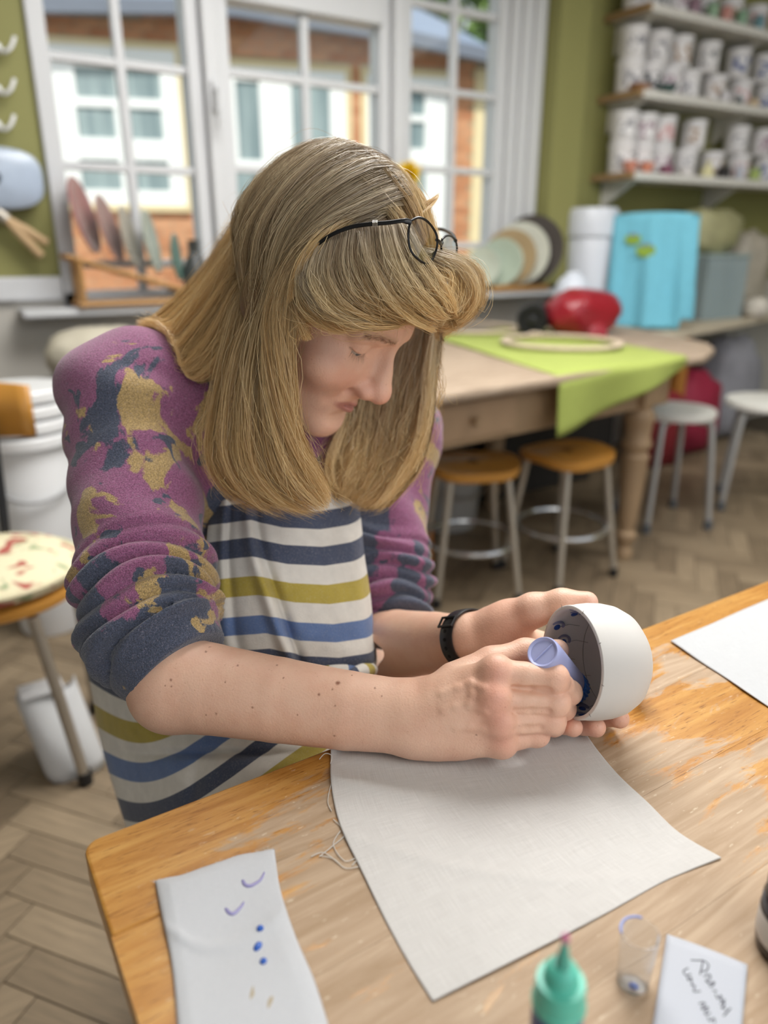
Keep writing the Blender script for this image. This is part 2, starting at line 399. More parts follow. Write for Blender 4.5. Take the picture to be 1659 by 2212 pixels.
b.obj('gutter', simple('gutter_grey', '6f7480', .5), bl, smooth=False)
# ground outside
o = MB().b2((-8, YW+.3, -.62), (18, 30, -.5)).obj('ground_outside', simple('yard_paving', '9a958c', .9, .2, 3), smooth=False); struct(o)
# trees beyond the building
t = NT('tree_leaves'); gm = t.n('ShaderNodeNewGeometry')
t.P(Base_Color=t.ramp(gm.outputs['Random Per Island'], [(0, '2f4220'), (.5, '5f7d3a'), (1, '9db86a')]), Roughness=.6); M_leaf = t.m
def tree(label, c, rad, n, seed):
    r = np.random.default_rng(seed); th = thing('garden_tree', label, 'tree', (c[0], c[1], -.5), 'trees behind the brick building')
    MB().tube([(c[0], c[1], -.5), (c[0]+.1, c[1], c[2]*.5), (c[0], c[1], c[2])], [.16, .13, .07], 8).obj('trunk', simple('bark', '4a3b2c', .9), th)
    b = MB(); d = r.normal(size=(n, 3)); d /= np.linalg.norm(d, axis=1)[:, None]; p = np.asarray(c)+d*(r.uniform(.45, 1.0, n)**.5)[:, None]*np.asarray(rad)*(1+.25*hnoise(d, seed, 2))[:, None]
    for q in p:
        a = nrm(r.normal(size=3)); e = nrm(np.cross(a, r.normal(size=3))); s = r.uniform(.09, .16)
        b.add([q-a*s, q+e*s*.45, q+a*s, q-e*s*.45], [(0, 1, 2, 3)])
    f = b.obj('foliage', M_leaf, th, smooth=False); f['kind'] = 'stuff'
c1 = P(950, 20, 12.5); c2 = P(1130, 250, 11.0)
tree('leafy green tree rising behind the roof of the brick building', c1, (2.6, 1.2, 1.5), 6500, 3)
tree('dark leafy tree standing past the corner of the brick building', c2, (.9, .9, 2.6), 2600, 5)
# ================================================================ SHELVES AND GLAZE TUBS
M_shelfwood = simple('raw_shelf_wood', '9a7c56', .7, .2, 20); M_shelfw = simple('shelf_white', 'd6d3cc', .5, .05)
SHX0, SHX1, SHY0, SHY1 = 3.137, 5.3, 2.733, YW-.001
SZ = (1.48, 1.84, 2.19)
for z, nm in zip(SZ, ('lowest', 'middle', 'top')):
    s = thing('wall_shelf', 'white wooden wall shelf full of glaze tubs, %s of three on the olive wall' % nm, 'shelf', (SHX0, SHY1, z))
    MB().b2((SHX0+.03, SHY0+.02, z-.028), (SHX1, SHY1, z)).obj('board', M_shelfw, s, bevel=.003)
    MB().b2((SHX0+.03, SHY0, z-.034), (SHX1, SHY0+.02, z+.003)).obj('front_lip', M_shelfw, s, bevel=.003)
    MB().b2((SHX0, SHY0, z-.03), (SHX0+.03, SHY1, z+.001)).obj('end_strip', M_shelfwood, s, bevel=.003)
    for x in (SHX0+.1, SHX0+.95, SHX0+1.8):
        b = MB(); b.add([(x-.012, SHY1, z-.03), (x-.012, SHY1, z-.16), (x-.012, SHY0+.05, z-.03), (x+.012, SHY1, z-.03), (x+.012, SHY1, z-.16), (x+.012, SHY0+.05, z-.03)], [(0, 2, 1), (3, 4, 5), (0, 1, 4, 3), (1, 2, 5, 4), (2, 0, 3, 5)])
        b.obj('bracket', M_shelfw, s, smooth=False)
LCOL = {'grey': '8e8c92', 'blue': '3d4f86', 'dark': '3a3b40', 'brown': '9c7f66', 'pink': 'c79a9a', 'plum': '8f6f80'}
def tub(label, group, loc, lab, r=.068, h=.140, tint='d9d6d6'):
    t = thing('glaze_tub', label, 'tub', loc, group)
    x, y, z = loc
    MB().lathe([(r*.9, 0), (r*.93, .004), (r*.98, h*.86), (r*.96, h*.87)], (x, y, z), n=20, capb=True, capt=True).obj('tub_body', simple('tub_white', tint, .45, .05), t)
    MB().lathe([(r, h*.86), (r*1.03, h*.875), (r*1.03, h*.97), (r*1.0, h), (r*.8, h*.985)], (x, y, z), n=20, capb=True, capt=True).obj('lid', simple('tub_lid_white', 'dedcdd', .4, .04), t)
    a = np.linspace(-.75, .75, 9)-PI/2-.5; q = []
    for zz in (h*.2, h*.7): q.append(np.c_[x+r*.985*np.cos(a), y+r*.985*np.sin(a), np.full(9, z+zz)])
    MB().grid(np.array(q)).obj('paper_label', labmat(lab), t)
    return t
def labmat(k):
    nm = 'tub_label_'+k
    if nm in MATS: return MATS[nm]
    t = NT(nm); co = t.coord(); n1 = t.noise(co, 38, 3)
    t.P(Base_Color=t.ramp(n1.outputs[0], [(.0, LCOL[k]), (.46, LCOL[k]), (.52, 'e4e2e2')]), Roughness=.5); MATS[nm] = t.m; return t.m
def px2x(px, py, y): return ony(px, py, y)[0]
rowY = 2.865
ORD = ['first', 'second', 'third', 'fourth', 'fifth', 'sixth', 'seventh', 'eighth', 'ninth']
lk = ['grey', 'dark', 'plum', 'grey', 'brown', 'pink', 'blue']
k = 0
for z, pxs, pyy, nm in ((SZ[1], range(1312, 1690, 58), 160, 'middle'), (SZ[0], range(1306, 1690, 58), 330, 'lowest'), (SZ[2], range(1345, 1690, 58), 10, 'top')):
    xl = -9
    for i, px in enumerate(pxs):
        xl = max(px2x(px, pyy, rowY), SHX0+.068, xl+.143)
        tub('white glaze tub, %s from the wood end, bottom row, %s shelf' % (ORD[i], nm), 'bottom row of tubs, %s shelf' % nm, (xl, rowY, z+.0005), lk[k % 7]); k += 1
for z, pxs, pyy, nm, ls in ((SZ[1], (1368, 1420, 1468, 1530, 1598, 1656), 95, 'middle', ('grey', 'grey', 'brown', 'dark', 'blue', 'blue')), (SZ[0], (1306, 1356, 1404, 1500, 1596, 1650), 265, 'lowest', ('grey', 'plum', 'pink', 'brown', 'grey', 'plum'))):
    xl = -9
    for i, (px, l) in enumerate(zip(pxs, ls)):
        xl = max(px2x(px, pyy, rowY), SHX0+.068, xl+.143)
        tub('white glaze tub, %s from the wood end, upper row, %s shelf' % (ORD[i], nm), 'upper row of tubs, %s shelf' % nm, (xl, rowY, z+.1415), l); k += 1
def small_jar(name, label, cat, px, py, z, r, h, col, shape='jar', y=2.775):
    x = px2x(px, py, y)
    prof = {'jar': [(r*.9, 0), (r, .008), (r, h*.8), (r*.85, h*.9), (r*.9, h)], 'bottle': [(r, 0), (r, h*.45), (r*.75, h*.62), (r*.3, h*.72), (r*.22, h)],
            'bowl': [(r*.5, 0), (r*.55, .004), (r*.9, h*.7), (r, h), (r*.93, h), (r*.4, h*.25)]}[shape]
    t = thing(name, label, cat, (x, y, z))
    MB().lathe(prof, (x, y, z+.0005), n=20, capb=True, capt=True).obj('vessel', simple('col_'+col, col, .45, .1), t)
    MB().lathe([(r*(.24 if shape == 'bottle' else .92), h*.93), (r*(.26 if shape == 'bottle' else .95), h*.94), (r*(.2 if shape == 'bottle' else .9), h*1.02)], (x, y, z), n=20, capb=True, capt=True).obj('rim', simple('rim_'+col, col, .35, .05), t)
z2, z3 = SZ[1], SZ[0]
tb = simple('brown_card', '8a5c36', .8)
xb = px2x(1385, 175, 2.77); o = MB().b2((xb-.045, 2.745, z2+.003), (xb+.045, 2.8, z2+.028)).obj('card_box', tb, bevel=.002); tag(o, 'small flat brown box at the front of the middle shelf', 'box')
small_jar('dish', 'low dark teal dish on the middle shelf', 'dish', 1440, 183, z2, .055, .04, '3d5652', 'bowl'); small_jar('bottle', 'small dark green bottle on the middle shelf', 'bottle', 1600, 190, z2, .02, .06, '2f3f40', 'bottle'); small_jar('jar', 'small sand coloured jar on the middle shelf', 'jar', 1632, 190, z2, .028, .04, 'c8b08c')
small_jar('jar', 'white squat jar at the front of the middle shelf', 'jar', 1570, 180, z2, .025, .055, 'd0cdd0')
small_jar('bowl', 'coral pink bowl nearest the end of the lowest shelf', 'bowl', 1362, 355, z3, .04, .05, 'd08c78', 'bowl'); small_jar('bowl', 'coral pink bowl beside a plum jar on the lowest shelf', 'bowl', 1398, 355, z3, .038, .05, 'd48a70', 'bowl')
small_jar('jar', 'plum coloured jar on the lowest shelf', 'jar', 1440, 358, z3, .035, .045, '7e4a5e'); small_jar('jar', 'white short jar beside the plum jar', 'jar', 1484, 358, z3, .035, .045, 'dcd8d6')
small_jar('bottle', 'pale yellow bottle on the lowest shelf', 'bottle', 1530, 355, z3, .032, .085, 'd9d2a2', 'bottle'); small_jar('jar', 'black jar on the lowest shelf', 'jar', 1565, 358, z3, .034, .06, '221e1c')
small_jar('jar', 'grey-white tall jar on the lowest shelf', 'jar', 1600, 355, z3, .024, .075, 'b9bcc6'); small_jar('jar', 'light green jar on the lowest shelf', 'jar', 1634, 355, z3, .03, .065, '9cae62')
for px, c, nm in ((1500, '8f7280', 'mauve'), (1540, '8fae90', 'sage green'), (1570, 'c48a80', 'salmon'), (1605, '86a98c', 'mint green'), (1645, '6f97a0', 'teal blue')):
    small_jar('jar', '%s jar at the front of the top shelf' % nm, 'jar', px, 15, SZ[2], .028, .07, c)

# ================================================================ WINDOW SILL OBJECTS
M_bamboo = simple('bamboo', 'a67c48', .6, .15, 14); SILL = .9305
def disc(b, c, axis, r, th=.012, dish=.012):
    return b.lathe([(r*.02, dish*.3), (r*.55, dish*.3), (r*.75, dish*.55), (r, dish+th*.5), (r, dish+th), (r*.7, dish*.7+th*.6), (r*.5, dish*.3+th*.6), (r*.02, dish*.3+th*.6)], c, axis, 28, capb=True, capt=True)
# left plate rack: wedge-shaped, rising to the left
yr = 2.90; e0 = ony(160, 636, yr)[0]; e1 = ony(402, 632, yr)[0]
rk = thing('plate_rack', 'wedge shaped bamboo plate rack holding pink and green plates', 'rack', ((e0+e1)/2, yr, SILL))
zl = ony(152, 552, yr)[2]
for dy in (-.06, .05):
    MB().tube([(e0, yr+dy, SILL+.012), (e1, yr+dy, SILL+.012)], .011, 6).obj('base_rail', M_bamboo, rk)
    MB().tube([(e0-.02, yr+dy, zl), (e1, yr+dy, SILL+.045)], .010, 6).obj('sloping_rail', M_bamboo, rk)
    MB().tube([(e0+.02, yr+dy, SILL+.004), (e0+.02, yr+dy, zl-.01)], .010, 6).obj('post', M_bamboo, rk)
    MB().tube([(e1-.012, yr+dy, SILL+.004), (e1-.012, yr+dy, SILL+.05)], .010, 6).obj('post', M_bamboo, rk)
for xx in (e0+.02, e1-.012): MB().tube([(xx, yr-.06, SILL+.016), (xx, yr+.05, SILL+.016)], .008, 6).obj('cross_bar', M_bamboo, rk)
PL = [((140, 385), (198, 548), '9c6a66', 'large dusky pink plate leaning at the tall end of the bamboo rack'), ((198, 425), (250, 566), 'a07f78', 'brownish pink plate second from the tall end of the bamboo rack'),
      ((248, 448), (285, 576), 'a9a294', 'stone coloured plate in the middle of the bamboo rack'), ((298, 455), (332, 590), '9fa79c', 'pale sage plate second from the low end of the bamboo rack'), ((362, 505), (378, 606), '5e7a70', 'small dark green plate at the low end of the bamboo rack')]
for (a, c, col, lab) in PL:
    pa, pb = ony(*a, yr), ony(*c, yr); mid = (pa+pb)/2; r = np.linalg.norm(pa-pb)/2; d = nrm(pa-pb); ax = nrm(np.cross(d, (0, 1, 0)))
    if ax[0] < 0: ax = -ax
    ax = math.cos(.45)*ax+math.sin(.45)*np.array([0, -1.0, 0])
    p = thing('plate', lab, 'plate', tuple(mid)); disc(MB(), mid, ax, r, .010, .016).obj('dish', simple('glaze_'+col, col, .3, .18, 20), p)
    MB().tube([mid+ax*.021+(r)*(math.cos(q)*nrm(np.cross(ax, (0, 1, .3)))+math.sin(q)*nrm(np.cross(ax, np.cross(ax, (0, 1, .3))))) for q in np.linspace(0, 2*PI, 36)[:-1]], .0035, 6, closed=True).obj('rim', simple('glaze_rim_'+col, col, .3, .3, 30), p)
# dark vase
vx = ony(420, 560, 2.92); zt = ony(420, 518, 2.92)[2]; h = zt-SILL
v = thing('vase', 'dark charcoal bottle vase on the window sill', 'vase', (vx[0], 2.92, SILL))
MB().lathe([(.035, 0), (.045, .006), (.05, h*.35), (.047, h*.55), (.03, h*.72), (.02, h*.80)], (vx[0], 2.92, SILL), n=24, capb=True).obj('body', simple('charcoal_glaze', '3b3d3c', .45, .2, 20), v)
MB().lathe([(.02, h*.80), (.021, h*.97), (.027, h), (.022, h), (.015, h*.8)], (vx[0], 2.92, SILL), n=24).obj('neck', MATS['charcoal_glaze'], v)
# right plate rack with round plates
yr2 = 2.90; R0 = ony(1050, 590, yr2); R1 = ony(1155, 575, yr2)
rk = thing('plate_rack', 'low wooden rack of round plates beside the green wall', 'rack', ((R0[0]+R1[0])/2, yr2, SILL))
for dy in (-.05, .05): MB().b2((R0[0], yr2+dy-.009, SILL+.001), (R1[0]+.05, yr2+dy+.009, SILL+.03)).obj('base_rail', M_bamboo, rk, bevel=.003)
for q in np.linspace(R0[0]+.03, R1[0]+.02, 4): MB().tube([(q, yr2-.05, SILL+.02), (q, yr2+.05, SILL+.02)], .007, 6).obj('cross_bar', M_bamboo, rk)
for px, py, rpx, col, lab in ((1047, 522, 42, 'b9bfb0', 'small pale green plate at the front of the low rack'), (1086, 508, 52, 'a9b5a4', 'sage green plate second in the low rack'), (1106, 492, 62, 'a58f6c', 'tan rimmed plate in the middle of the low rack'), (1128, 478, 70, 'c4c5b8', 'pale grey plate fourth in the low rack'), (1152, 470, 78, '4a4440', 'large charcoal plate at the back of the low rack')):
    c = ony(px, py, yr2); r = rpx*3.35/1600; c[2] = SILL+.022+r
    ax = nrm((-.80, -.6, .18)); p = thing('plate', lab, 'plate', tuple(c)); disc(MB(), c, ax, r, .01, .018).obj('dish', simple('glaze_'+col, col, .3, .12, 14), p)
    u = nrm(np.cross(ax, (0, 0, 1))); w = np.cross(ax, u)
    MB().tube([c+ax*.022+r*.97*(math.cos(q)*u+math.sin(q)*w) for q in np.linspace(0, 2*PI, 40)[:-1]], .005, 6, closed=True).obj('rim', simple('rim2_'+col, {'b9bfb0': '7f9a8c', 'a9b5a4': 'd6dccf', 'a58f6c': '8c7450', 'c4c5b8': 'a8a99c', '4a4440': '35302e'}[col], .35), p)
# yellow flower in a small jar on the sill
fl = ony(876, 380, 2.92); fv = thing('flower_vase', 'small glass jar on the sill holding a yellow flower', 'vase', (fl[0], 2.92, SILL))
MB().lathe([(.03, 0), (.035, .005), (.035, .09), (.028, .11), (.03, .12)], (fl[0], 2.92, SILL), n=20, capb=True).obj('jar', simple('pale_jar', 'c9d2cf', .2), fv)
fw = thing('yellow_flower', 'bright yellow many petalled flower behind the woman\'s head', 'flower', (fl[0], 2.92, SILL+.02))
MB().tube([(fl[0], 2.92, SILL+.02), (fl[0]+.01, 2.915, SILL+.2), (fl[0], 2.91, fl[2])], .004, 6).obj('stem', simple('stem_green', '4f7030', .6), fw)
b = MB(); r_ = np.random.default_rng(4)
for i in range(150):
    d = nrm(r_.normal(size=3)+np.array([0, -.2, .2])); s = r_.uniform(.04, .075); e = nrm(np.cross(d, r_.normal(size=3))); c0 = np.array([fl[0]+.01, 2.91, fl[2]])
    b.add([c0, c0+d*s*.6+e*.012, c0+d*s, c0+d*s*.6-e*.012], [(0, 1, 2, 3)])
b.obj('petals', simple('petal_yellow', 'f0cc18', .6, .25, 40), fw, smooth=False)['kind'] = 'stuff'

# ================================================================ BACK TABLE, TOWEL, COUNTER
TZ = .77
M_oldwood = NT('scrubbed_wood'); t = M_oldwood; co = t.coord(scale=(2, 16, 16)); g = t.noise(co, 3, 6, .6, .8)
t.P(Base_Color=t.ramp(g.outputs[0], [(.25, '806e5d'), (.55, 'a08d79'), (.8, 'b8a694')]), Roughness=.7); t.bump(g.outputs[0], .2, .002); M_oldwood = t.m
M_legwood = simple('turned_leg_wood', '9c8264', .6, .25, 12)
fe = lambda px, py: onz(px, py, TZ)[:2]
FL, FR, CRn = fe(930, 856), fe(1480, 773), fe(1545, 752)
d1 = nrm(FR-FL); FL2 = FL-d1*.45
poly = [FL2, FR, fe(1525, 768), CRn, fe(1532, 741), np.array([2.95, 2.45]), np.array([3.0, 2.80]), np.array([FL2[0]+.1, 2.80])]
bt = thing('work_table', 'old scrubbed wooden work table with turned legs and a drawer', 'table', (1.9, 2.1, 0))
MB().prism(poly, TZ-.03, TZ).obj('table_top', M_oldwood, bt, smooth=False, bevel=.01)
nv = np.array([-d1[1], d1[0]])    # to the back
def P2(a, c, z): p = FL+d1*a+nv*c; return np.array([p[0], p[1], z])
Lr = rotz(math.atan2(d1[1], d1[0]))
Ltot = np.linalg.norm(FR-FL)
MB().box(P2(Ltot/2-.12, .09, TZ-.105), (Ltot+.35, .022, .15), Lr).obj('front_apron', M_legwood, bt, bevel=.003)
MB().box(P2(Ltot-.07, .5, TZ-.105), (.022, .8, .15), Lr).obj('side_apron', M_legwood, bt, bevel=.003)
dr = MB().box(P2(.22, .076, TZ-.105), (.36, .014, .11), Lr).obj('drawer_front', simple('drawer_wood', 'a3876a', .6, .2, 10), bt, bevel=.003)
MB().lathe([(.006, 0), (.006, .012), (.014, .02), (.012, .03)], P2(.22, .069, TZ-.105), -np.array([nv[0], nv[1], 0]), 14, capt=True).obj('knob', M_legwood, dr)
lp = onz(1345, 1205, 0)
def leg(x, y):
    pr = [(.030, 0), (.034, .03), (.024, .05), (.036, .08), (.040, .10), (.028, .12), (.036, .16), (.046, .33), (.050, .40), (.052, .41), (.040, .425), (.055, .45), (.055, .462), (.046, .48), (.05, .53), (.056, .55), (.054, .57), (.04, .585), (.05, .61)]
    b = MB(); b.lathe(pr, (x, y, 0.002), n=24, capb=True, capt=True); b.box((x, y, .674), (.095, .095, .132), Lr); b.obj('leg', M_legwood, bt, bevel=0)
lq = P2(Ltot-.12, .14, 0); leg(lp[0], lp[1]); off = nv*.72; leg(lp[0]+off[0], lp[1]+off[1]); leg(lp[0]-d1[0]*1.45, lp[1]-d1[1]*1.45); leg(lp[0]-d1[0]*1.45+off[0], lp[1]-d1[1]*1.45+off[1])
# lime towel: on the top, falling over the front edge
M_lime = simple('lime_terry', '9aa653', .95, .12, 30, bump=.5, bscale=500)
def towel():
    pass
    p_edge0 = fe(1200, 812); p_edge1 = fe(1478, 773); back0 = fe(925, 728); back1 = np.array([2.55, 2.76])
    n = 26; V = []
    for i in range(n+1):                     # from back to front, then hanging
        s = i/n; row = []
        L0 = back0+(p_edge0-back0)*s; L1 = back1+(p_edge1-back1)*s
        for j in range(33):
            u = j/32; q = L0+(L1-L0)*u
            row.append((q[0], q[1], TZ+.004+.0025*math.sin(9*u+5*s)))
        V.append(row)
    for k in range(1, 9):                    # the overhang, deep on the left and shallow at the corner
        row = []
        for j in range(33):
            u = j/32; q = p_edge0+(p_edge1-p_edge0)*u; dep = (.155*(1-u)**.9+.035)*k/8
            out = .014+.012*math.sin(10*u+1)*(k/8)
            row.append((q[0]-nv[0]*out, q[1]-nv[1]*out, TZ+.004-dep))
        V.append(row)
    o = MB().grid(np.array(V)).obj('lime_towel', M_lime, solid=.005, angle=80); tag(o, 'lime green towel spread on the old work table', 'towel')
towel()
M_bag = simple('hessian_ring', 'bfae98', .85, .15, 30)
def hoop(label, px, py, r1, r2, rot):
    c = onz(px, py, TZ+.02); b = MB(); pts = [c+rotz(rot)@np.array([r1*math.cos(a), r2*math.sin(a), 0]) for a in np.linspace(0, 2*PI, 48)[:-1]]
    h = thing('wooden_ring', label, 'ring', tuple(c), 'rings lying on the lime towel')
    MB().tube(pts, .017, 8, closed=True, flat=.5, up=(0, 0, 1)).obj('hoop', M_bag, h); q = pts[8]
    MB().box(q+np.array([0, 0, .002]), (.05, .045, .022), rotz(rot+.3)).obj('clamp', M_bag, h, bevel=.004)
hoop('pale wooden hoop on the towel, in front of the red bag', 1212, 738, .21, .22, .2)
hoop('pale wooden hoop on the towel, beside the woman\'s fringe', 1025, 708, .20, .2, .5)
# red bag
def blob(name, label, cat, mat, c, size, seed, amp=.1, n=(28, 18), group=None, knob=None):
    V = []
    for i in range(n[1]+1):
        ph = PI*i/n[1]; row = []
        for j in range(n[0]+1):
            th = 2*PI*j/n[0]; d = np.array([math.cos(th)*math.sin(ph), math.sin(th)*math.sin(ph), math.cos(ph)])
            d2 = np.sign(d)*np.abs(d)**.8
            row.append(d2)
        V.append(row)
    V = np.array(V); D = V.reshape(-1, 3); m = 1+amp*hnoise(D, seed, 2.2)+amp*.5*hnoise(D, seed+1, 5)
    Q = D*m[:, None]*np.asarray(size)/2; Q[:, 2] = np.maximum(Q[:, 2], -size[2]*.46); Q += np.asarray(c)
    b = MB(); b.grid(Q.reshape(V.shape)); t = thing(name, label, cat, (c[0], c[1], c[2]-size[2]*.46), group)
    b.obj('body', mat, t, angle=80); return t
rc = onz(1256, 724, TZ); M_red = simple('red_plastic_film', '8e1c28', .28, .2, 10)
t = blob('plastic_bag', 'shiny red plastic bag knotted shut, lying on the old work table', 'bag', M_red, (rc[0]+.02, rc[1]+.02, TZ+.094), (.36, .22, .20), 11, .12)
MB().lathe([(.012, 0), (.03, .03), (.04, .055), (.02, .06)], (rc[0]-.07, rc[1]-.13, TZ+.022), nrm((-.4, -.8, .12)), 14, capt=True, capb=True).obj('knot', M_red, t)
# counter with its leg
CZ = .74; ce = lambda px, py: onz(px, py, CZ)[:2]
cA, cB = ce(1440, 722), ce(1659, 682); dc = nrm(cB-cA); cA2 = np.array([3.03, cA[1]-(cA[0]-3.03)*dc[1]/dc[0]])
wallhit = cA+dc*((2.985-cA[1])/dc[1])
ct = thing('side_counter', 'long pale counter under the glaze shelves', 'counter', (3.5, 2.8, 0))
MB().prism([cA2, cA+dc*((5.4-cA[0])/dc[0]), np.array([5.4, 2.985]), np.array([3.03, 2.985])], CZ-.035, CZ).obj('counter_top', simple('counter_top_clay', 'cbbfa9', .7, .15, 8), ct, smooth=False, bevel=.004)
lgp = onz(1572, 900, .3); q = cA+dc*.42-np.array([-dc[1], dc[0]])*-.05
MB().b2((q[0]-.035, q[1]+.02, .002), (q[0]+.035, q[1]+.09, CZ-.036)).obj('leg', simple('orange_pine', 'a8702e', .6, .2, 10), ct, bevel=.004)
MB().b2((3.06, 2.90, .002), (3.13, 2.97, CZ-.036)).obj('leg', MATS['orange_pine'], ct, bevel=.004)
# white crock with lid
def at_floor(px, py, z): return onz(px, py, z)
yb = 2.62
cx = ony(1272, 520, 2.85)[0]; M_enamel = simple('white_enamel', 'ccd0d8', .3, .05)
cr = thing('lidded_bin', 'white enamel bin with a thick lid behind the blue towel', 'bin', (cx, 2.84, TZ)); ztop = ony(1285, 450, 2.84)[2]; hh = ztop-TZ
MB().lathe([(.105, 0), (.12, .01), (.125, hh*.72), (.12, hh*.74)], (cx, 2.84, TZ+.001), n=32, capb=True, capt=True).obj('body', M_enamel, cr)
MB().lathe([(.126, hh*.745), (.133, hh*.76), (.133, hh*.95), (.12, hh), (.02, hh*1.01)], (cx, 2.84, TZ), n=32, capb=True, capt=True).obj('lid', M_enamel, cr)
# bowl, black cylinder
bx = ony(1245, 590, 2.60); M_pale = simple('pale_blue_plastic', 'cdd3dd', .4, .04)
bw = thing('upturned_bowl', 'pale blue-white bowl upside down in front of the white bin', 'bowl', (ony(1238, 590, 2.62)[0], 2.62, TZ))
bxx = ony(1238, 590, 2.62)[0]
MB().lathe([(.085, 0), (.087, .01), (.08, .06), (.06, .10), (.03, .125), (.026, .135), (.001, .135)], (bxx, 2.62, TZ+.12), n=28, capb=True).obj('bowl_body', M_pale, bw)
MB().lathe([(.08, 0), (.085, .005), (.085, .112), (.08, .119)], (bxx, 2.62, TZ+.0005), n=28, capb=True, capt=True).obj('stand', M_pale, bw)
kx = ony(1146, 612, 2.47); k_ = thing('black_drum', 'black round drum lying on its side beside the pale bowl', 'drum', (kx[0], 2.45, TZ))
ax = nrm((-.75, -.65, 0)); MB().lathe([(.02, -.1), (.062, -.1), (.067, -.09), (.067, .05), (.06, .06), (.05, .06), (.045, .04), (.002, .04)], (kx[0]+.03, 2.47, TZ+.0685), ax, 28, capb=True).obj('shell', M_black, k_)
MB().lathe([(.018, .04), (.02, .055), (.012, .058)], (kx[0]+.03, 2.47, TZ+.0685), ax, 16, capt=True).obj('hub', M_black, k_)
# aqua towel draped over a tall tub, on the counter
M_aqua = simple('aqua_terry', '74bdd2', .95, .1, 25, bump=.5, bscale=400)
tw = ony(1408, 560, 2.62); ty = nrm(np.array([-tw[0], -tw[1], 0])); tx_ = np.array([-ty[1], ty[0], 0]); tx_ = tx_ if tx_@CR > 0 else -tx_
zt = ony(1410, 455, 2.5)[2]; tcn = np.array([tw[0], 2.62, 0]); trd = .115
tb_ = thing('tall_tub', 'grey plastic tub mostly hidden under the blue towel', 'tub', (tcn[0], tcn[1], CZ))
MB().lathe([(trd*.9, 0), (trd*.92, .01), (trd, zt-CZ-.05), (trd*.97, zt-CZ-.04)], (tcn[0], tcn[1], CZ+.001), n=28, capb=True, capt=True).obj('body', simple('grey_plastic', 'b4b7bc', .5), tb_)
MB().lathe([(trd*1.0, zt-CZ-.048), (trd*1.04, zt-CZ-.044), (trd*1.04, zt-CZ-.015), (trd*.7, zt-CZ-.012)], (tcn[0], tcn[1], CZ), n=28, capb=True, capt=True).obj('lid', MATS['grey_plastic'], tb_)
V = []; zb0 = CZ+.012; hw = 95*3.28/1600
for i in range(40):
    s_ = i/39; row = []
    for j in range(45):
        u = j/44; e = (u-.5)*2; flare = 1+.10*max(0, s_-.25)
        fold = .016*math.sin(u*15+.6)*min(1, max(0, (s_-.25)*2.2))+.006*math.sin(u*31)*s_
        lat = e*hw*flare+(.02 if s_ > .3 else 0)*(s_-.3)
        if s_ < .25: fw = trd*(-.9+2.05*s_/.25); z = zt-.004-.012*e*e
        else: fw = trd*1.16+.03*(s_-.25)+fold-.035*e*e; z = zt-.008-.012*e*e-(s_-.25)/.75*(zt-zb0-.01)
        if e > .72 and s_ > .78: z += .05
        row.append(tcn+tx_*lat+ty*fw+np.array([0, 0, max(z, zb0)]))
    V.append(row)
aq = thing('aqua_towel', 'aqua blue towel with a green embroidered motif draped over a tub', 'towel', (tcn[0], tcn[1], CZ))
MB().grid(np.array(V)).obj('cloth', M_aqua, aq, solid=.006, angle=80)
AQ = np.array(V[14:26]).reshape(-1, 3)
for px, py, r in ((1366, 520, .026), (1396, 540, .031)):
    q = proj(AQ); k_ = np.argmin((q[:, 0]-px)**2+(q[:, 1]-py)**2); c = AQ[k_]+ty*.006
    MB().lathe([(r*1.15, -.006), (r*1.2, .006), (r*.2, .009)], c, ty, 18, capb=True, capt=True, xref=tx_, scale=(1.2, .85)).obj('embroidered_patch', simple('patch_green', '8aa83e', .9), aq)
    for e in (-.4, .45): MB().lathe([(.009, 0), (.008, .005), (.001, .007)], c+tx_*e*r*1.2+ty*.007+np.array([0, 0, r*.8]), ty, 10, capb=True).obj('embroidered_dot', simple('dot_purple', '7a7fb4', .9), aq)
# clear storage box with clutter; crumpled bags
M_clear = simple('clear_plastic', 'b3c4c8', .25, .08, 10, Alpha=.5)
bx0 = onz(1500, 668, CZ); bx1 = onz(1625, 655, CZ)
c = np.array([3.95, 2.78, CZ]); st = thing('clear_tub', 'clear plastic tub full of blue-grey odds and ends on the counter', 'tub', tuple(c))
rr_ = rotz(0.0); w, dp, hh = .36, .2, .34
for (cx_, sx, sy) in ((np.array([0, -dp/2, 0]), w, .004), (np.array([0, dp/2, 0]), w, .004), (np.array([-w/2, 0, 0]), .004, dp), (np.array([w/2, 0, 0]), .004, dp)):
    MB().box(c+rr_@cx_+np.array([0, 0, hh/2+.003]), (sx, sy, hh), rr_).obj('side_panel', M_clear, st, smooth=False)
MB().box(c+np.array([0, 0, hh+.008]), (w+.02, dp+.02, .016), rr_).obj('lid', simple('lid_greygreen', '9fb0ae', .4), st, bevel=.004)
for i in range(6):
    qq = c+rr_@np.array([-.135+.054*i, .02*(-1)**i, .05+.02*(i % 3)]); col = ('8aa0a8', 'b9c6c8', '5f7078')[i % 3]
    t = blob('tub_filling', 'blue-grey packet inside the clear plastic tub', 'packet', simple('pk_'+col, col, .6), (qq[0], qq[1], CZ+.13), (.05, .07, .27), 20+i, .15, (12, 8), 'packets inside the clear tub')
q = P(1500, 478, 3.75); blob('crumpled_bag', 'crumpled olive and cream plastic bag heaped on top of the clear plastic tub', 'bag', simple('olive_cream_film', 'a5a27a', .5, .45, 9), (3.90, 2.80, CZ+.356+.115), (.46, .19, .25), 31, .2)
blob('crumpled_bag', 'grey and cream crumpled bag beside the clear plastic tub', 'bag', simple('grey_cream_film', 'b3ab9c', .5, .4, 9), (4.36, 2.85, CZ+.235), (.36, .2, .50), 33, .2)
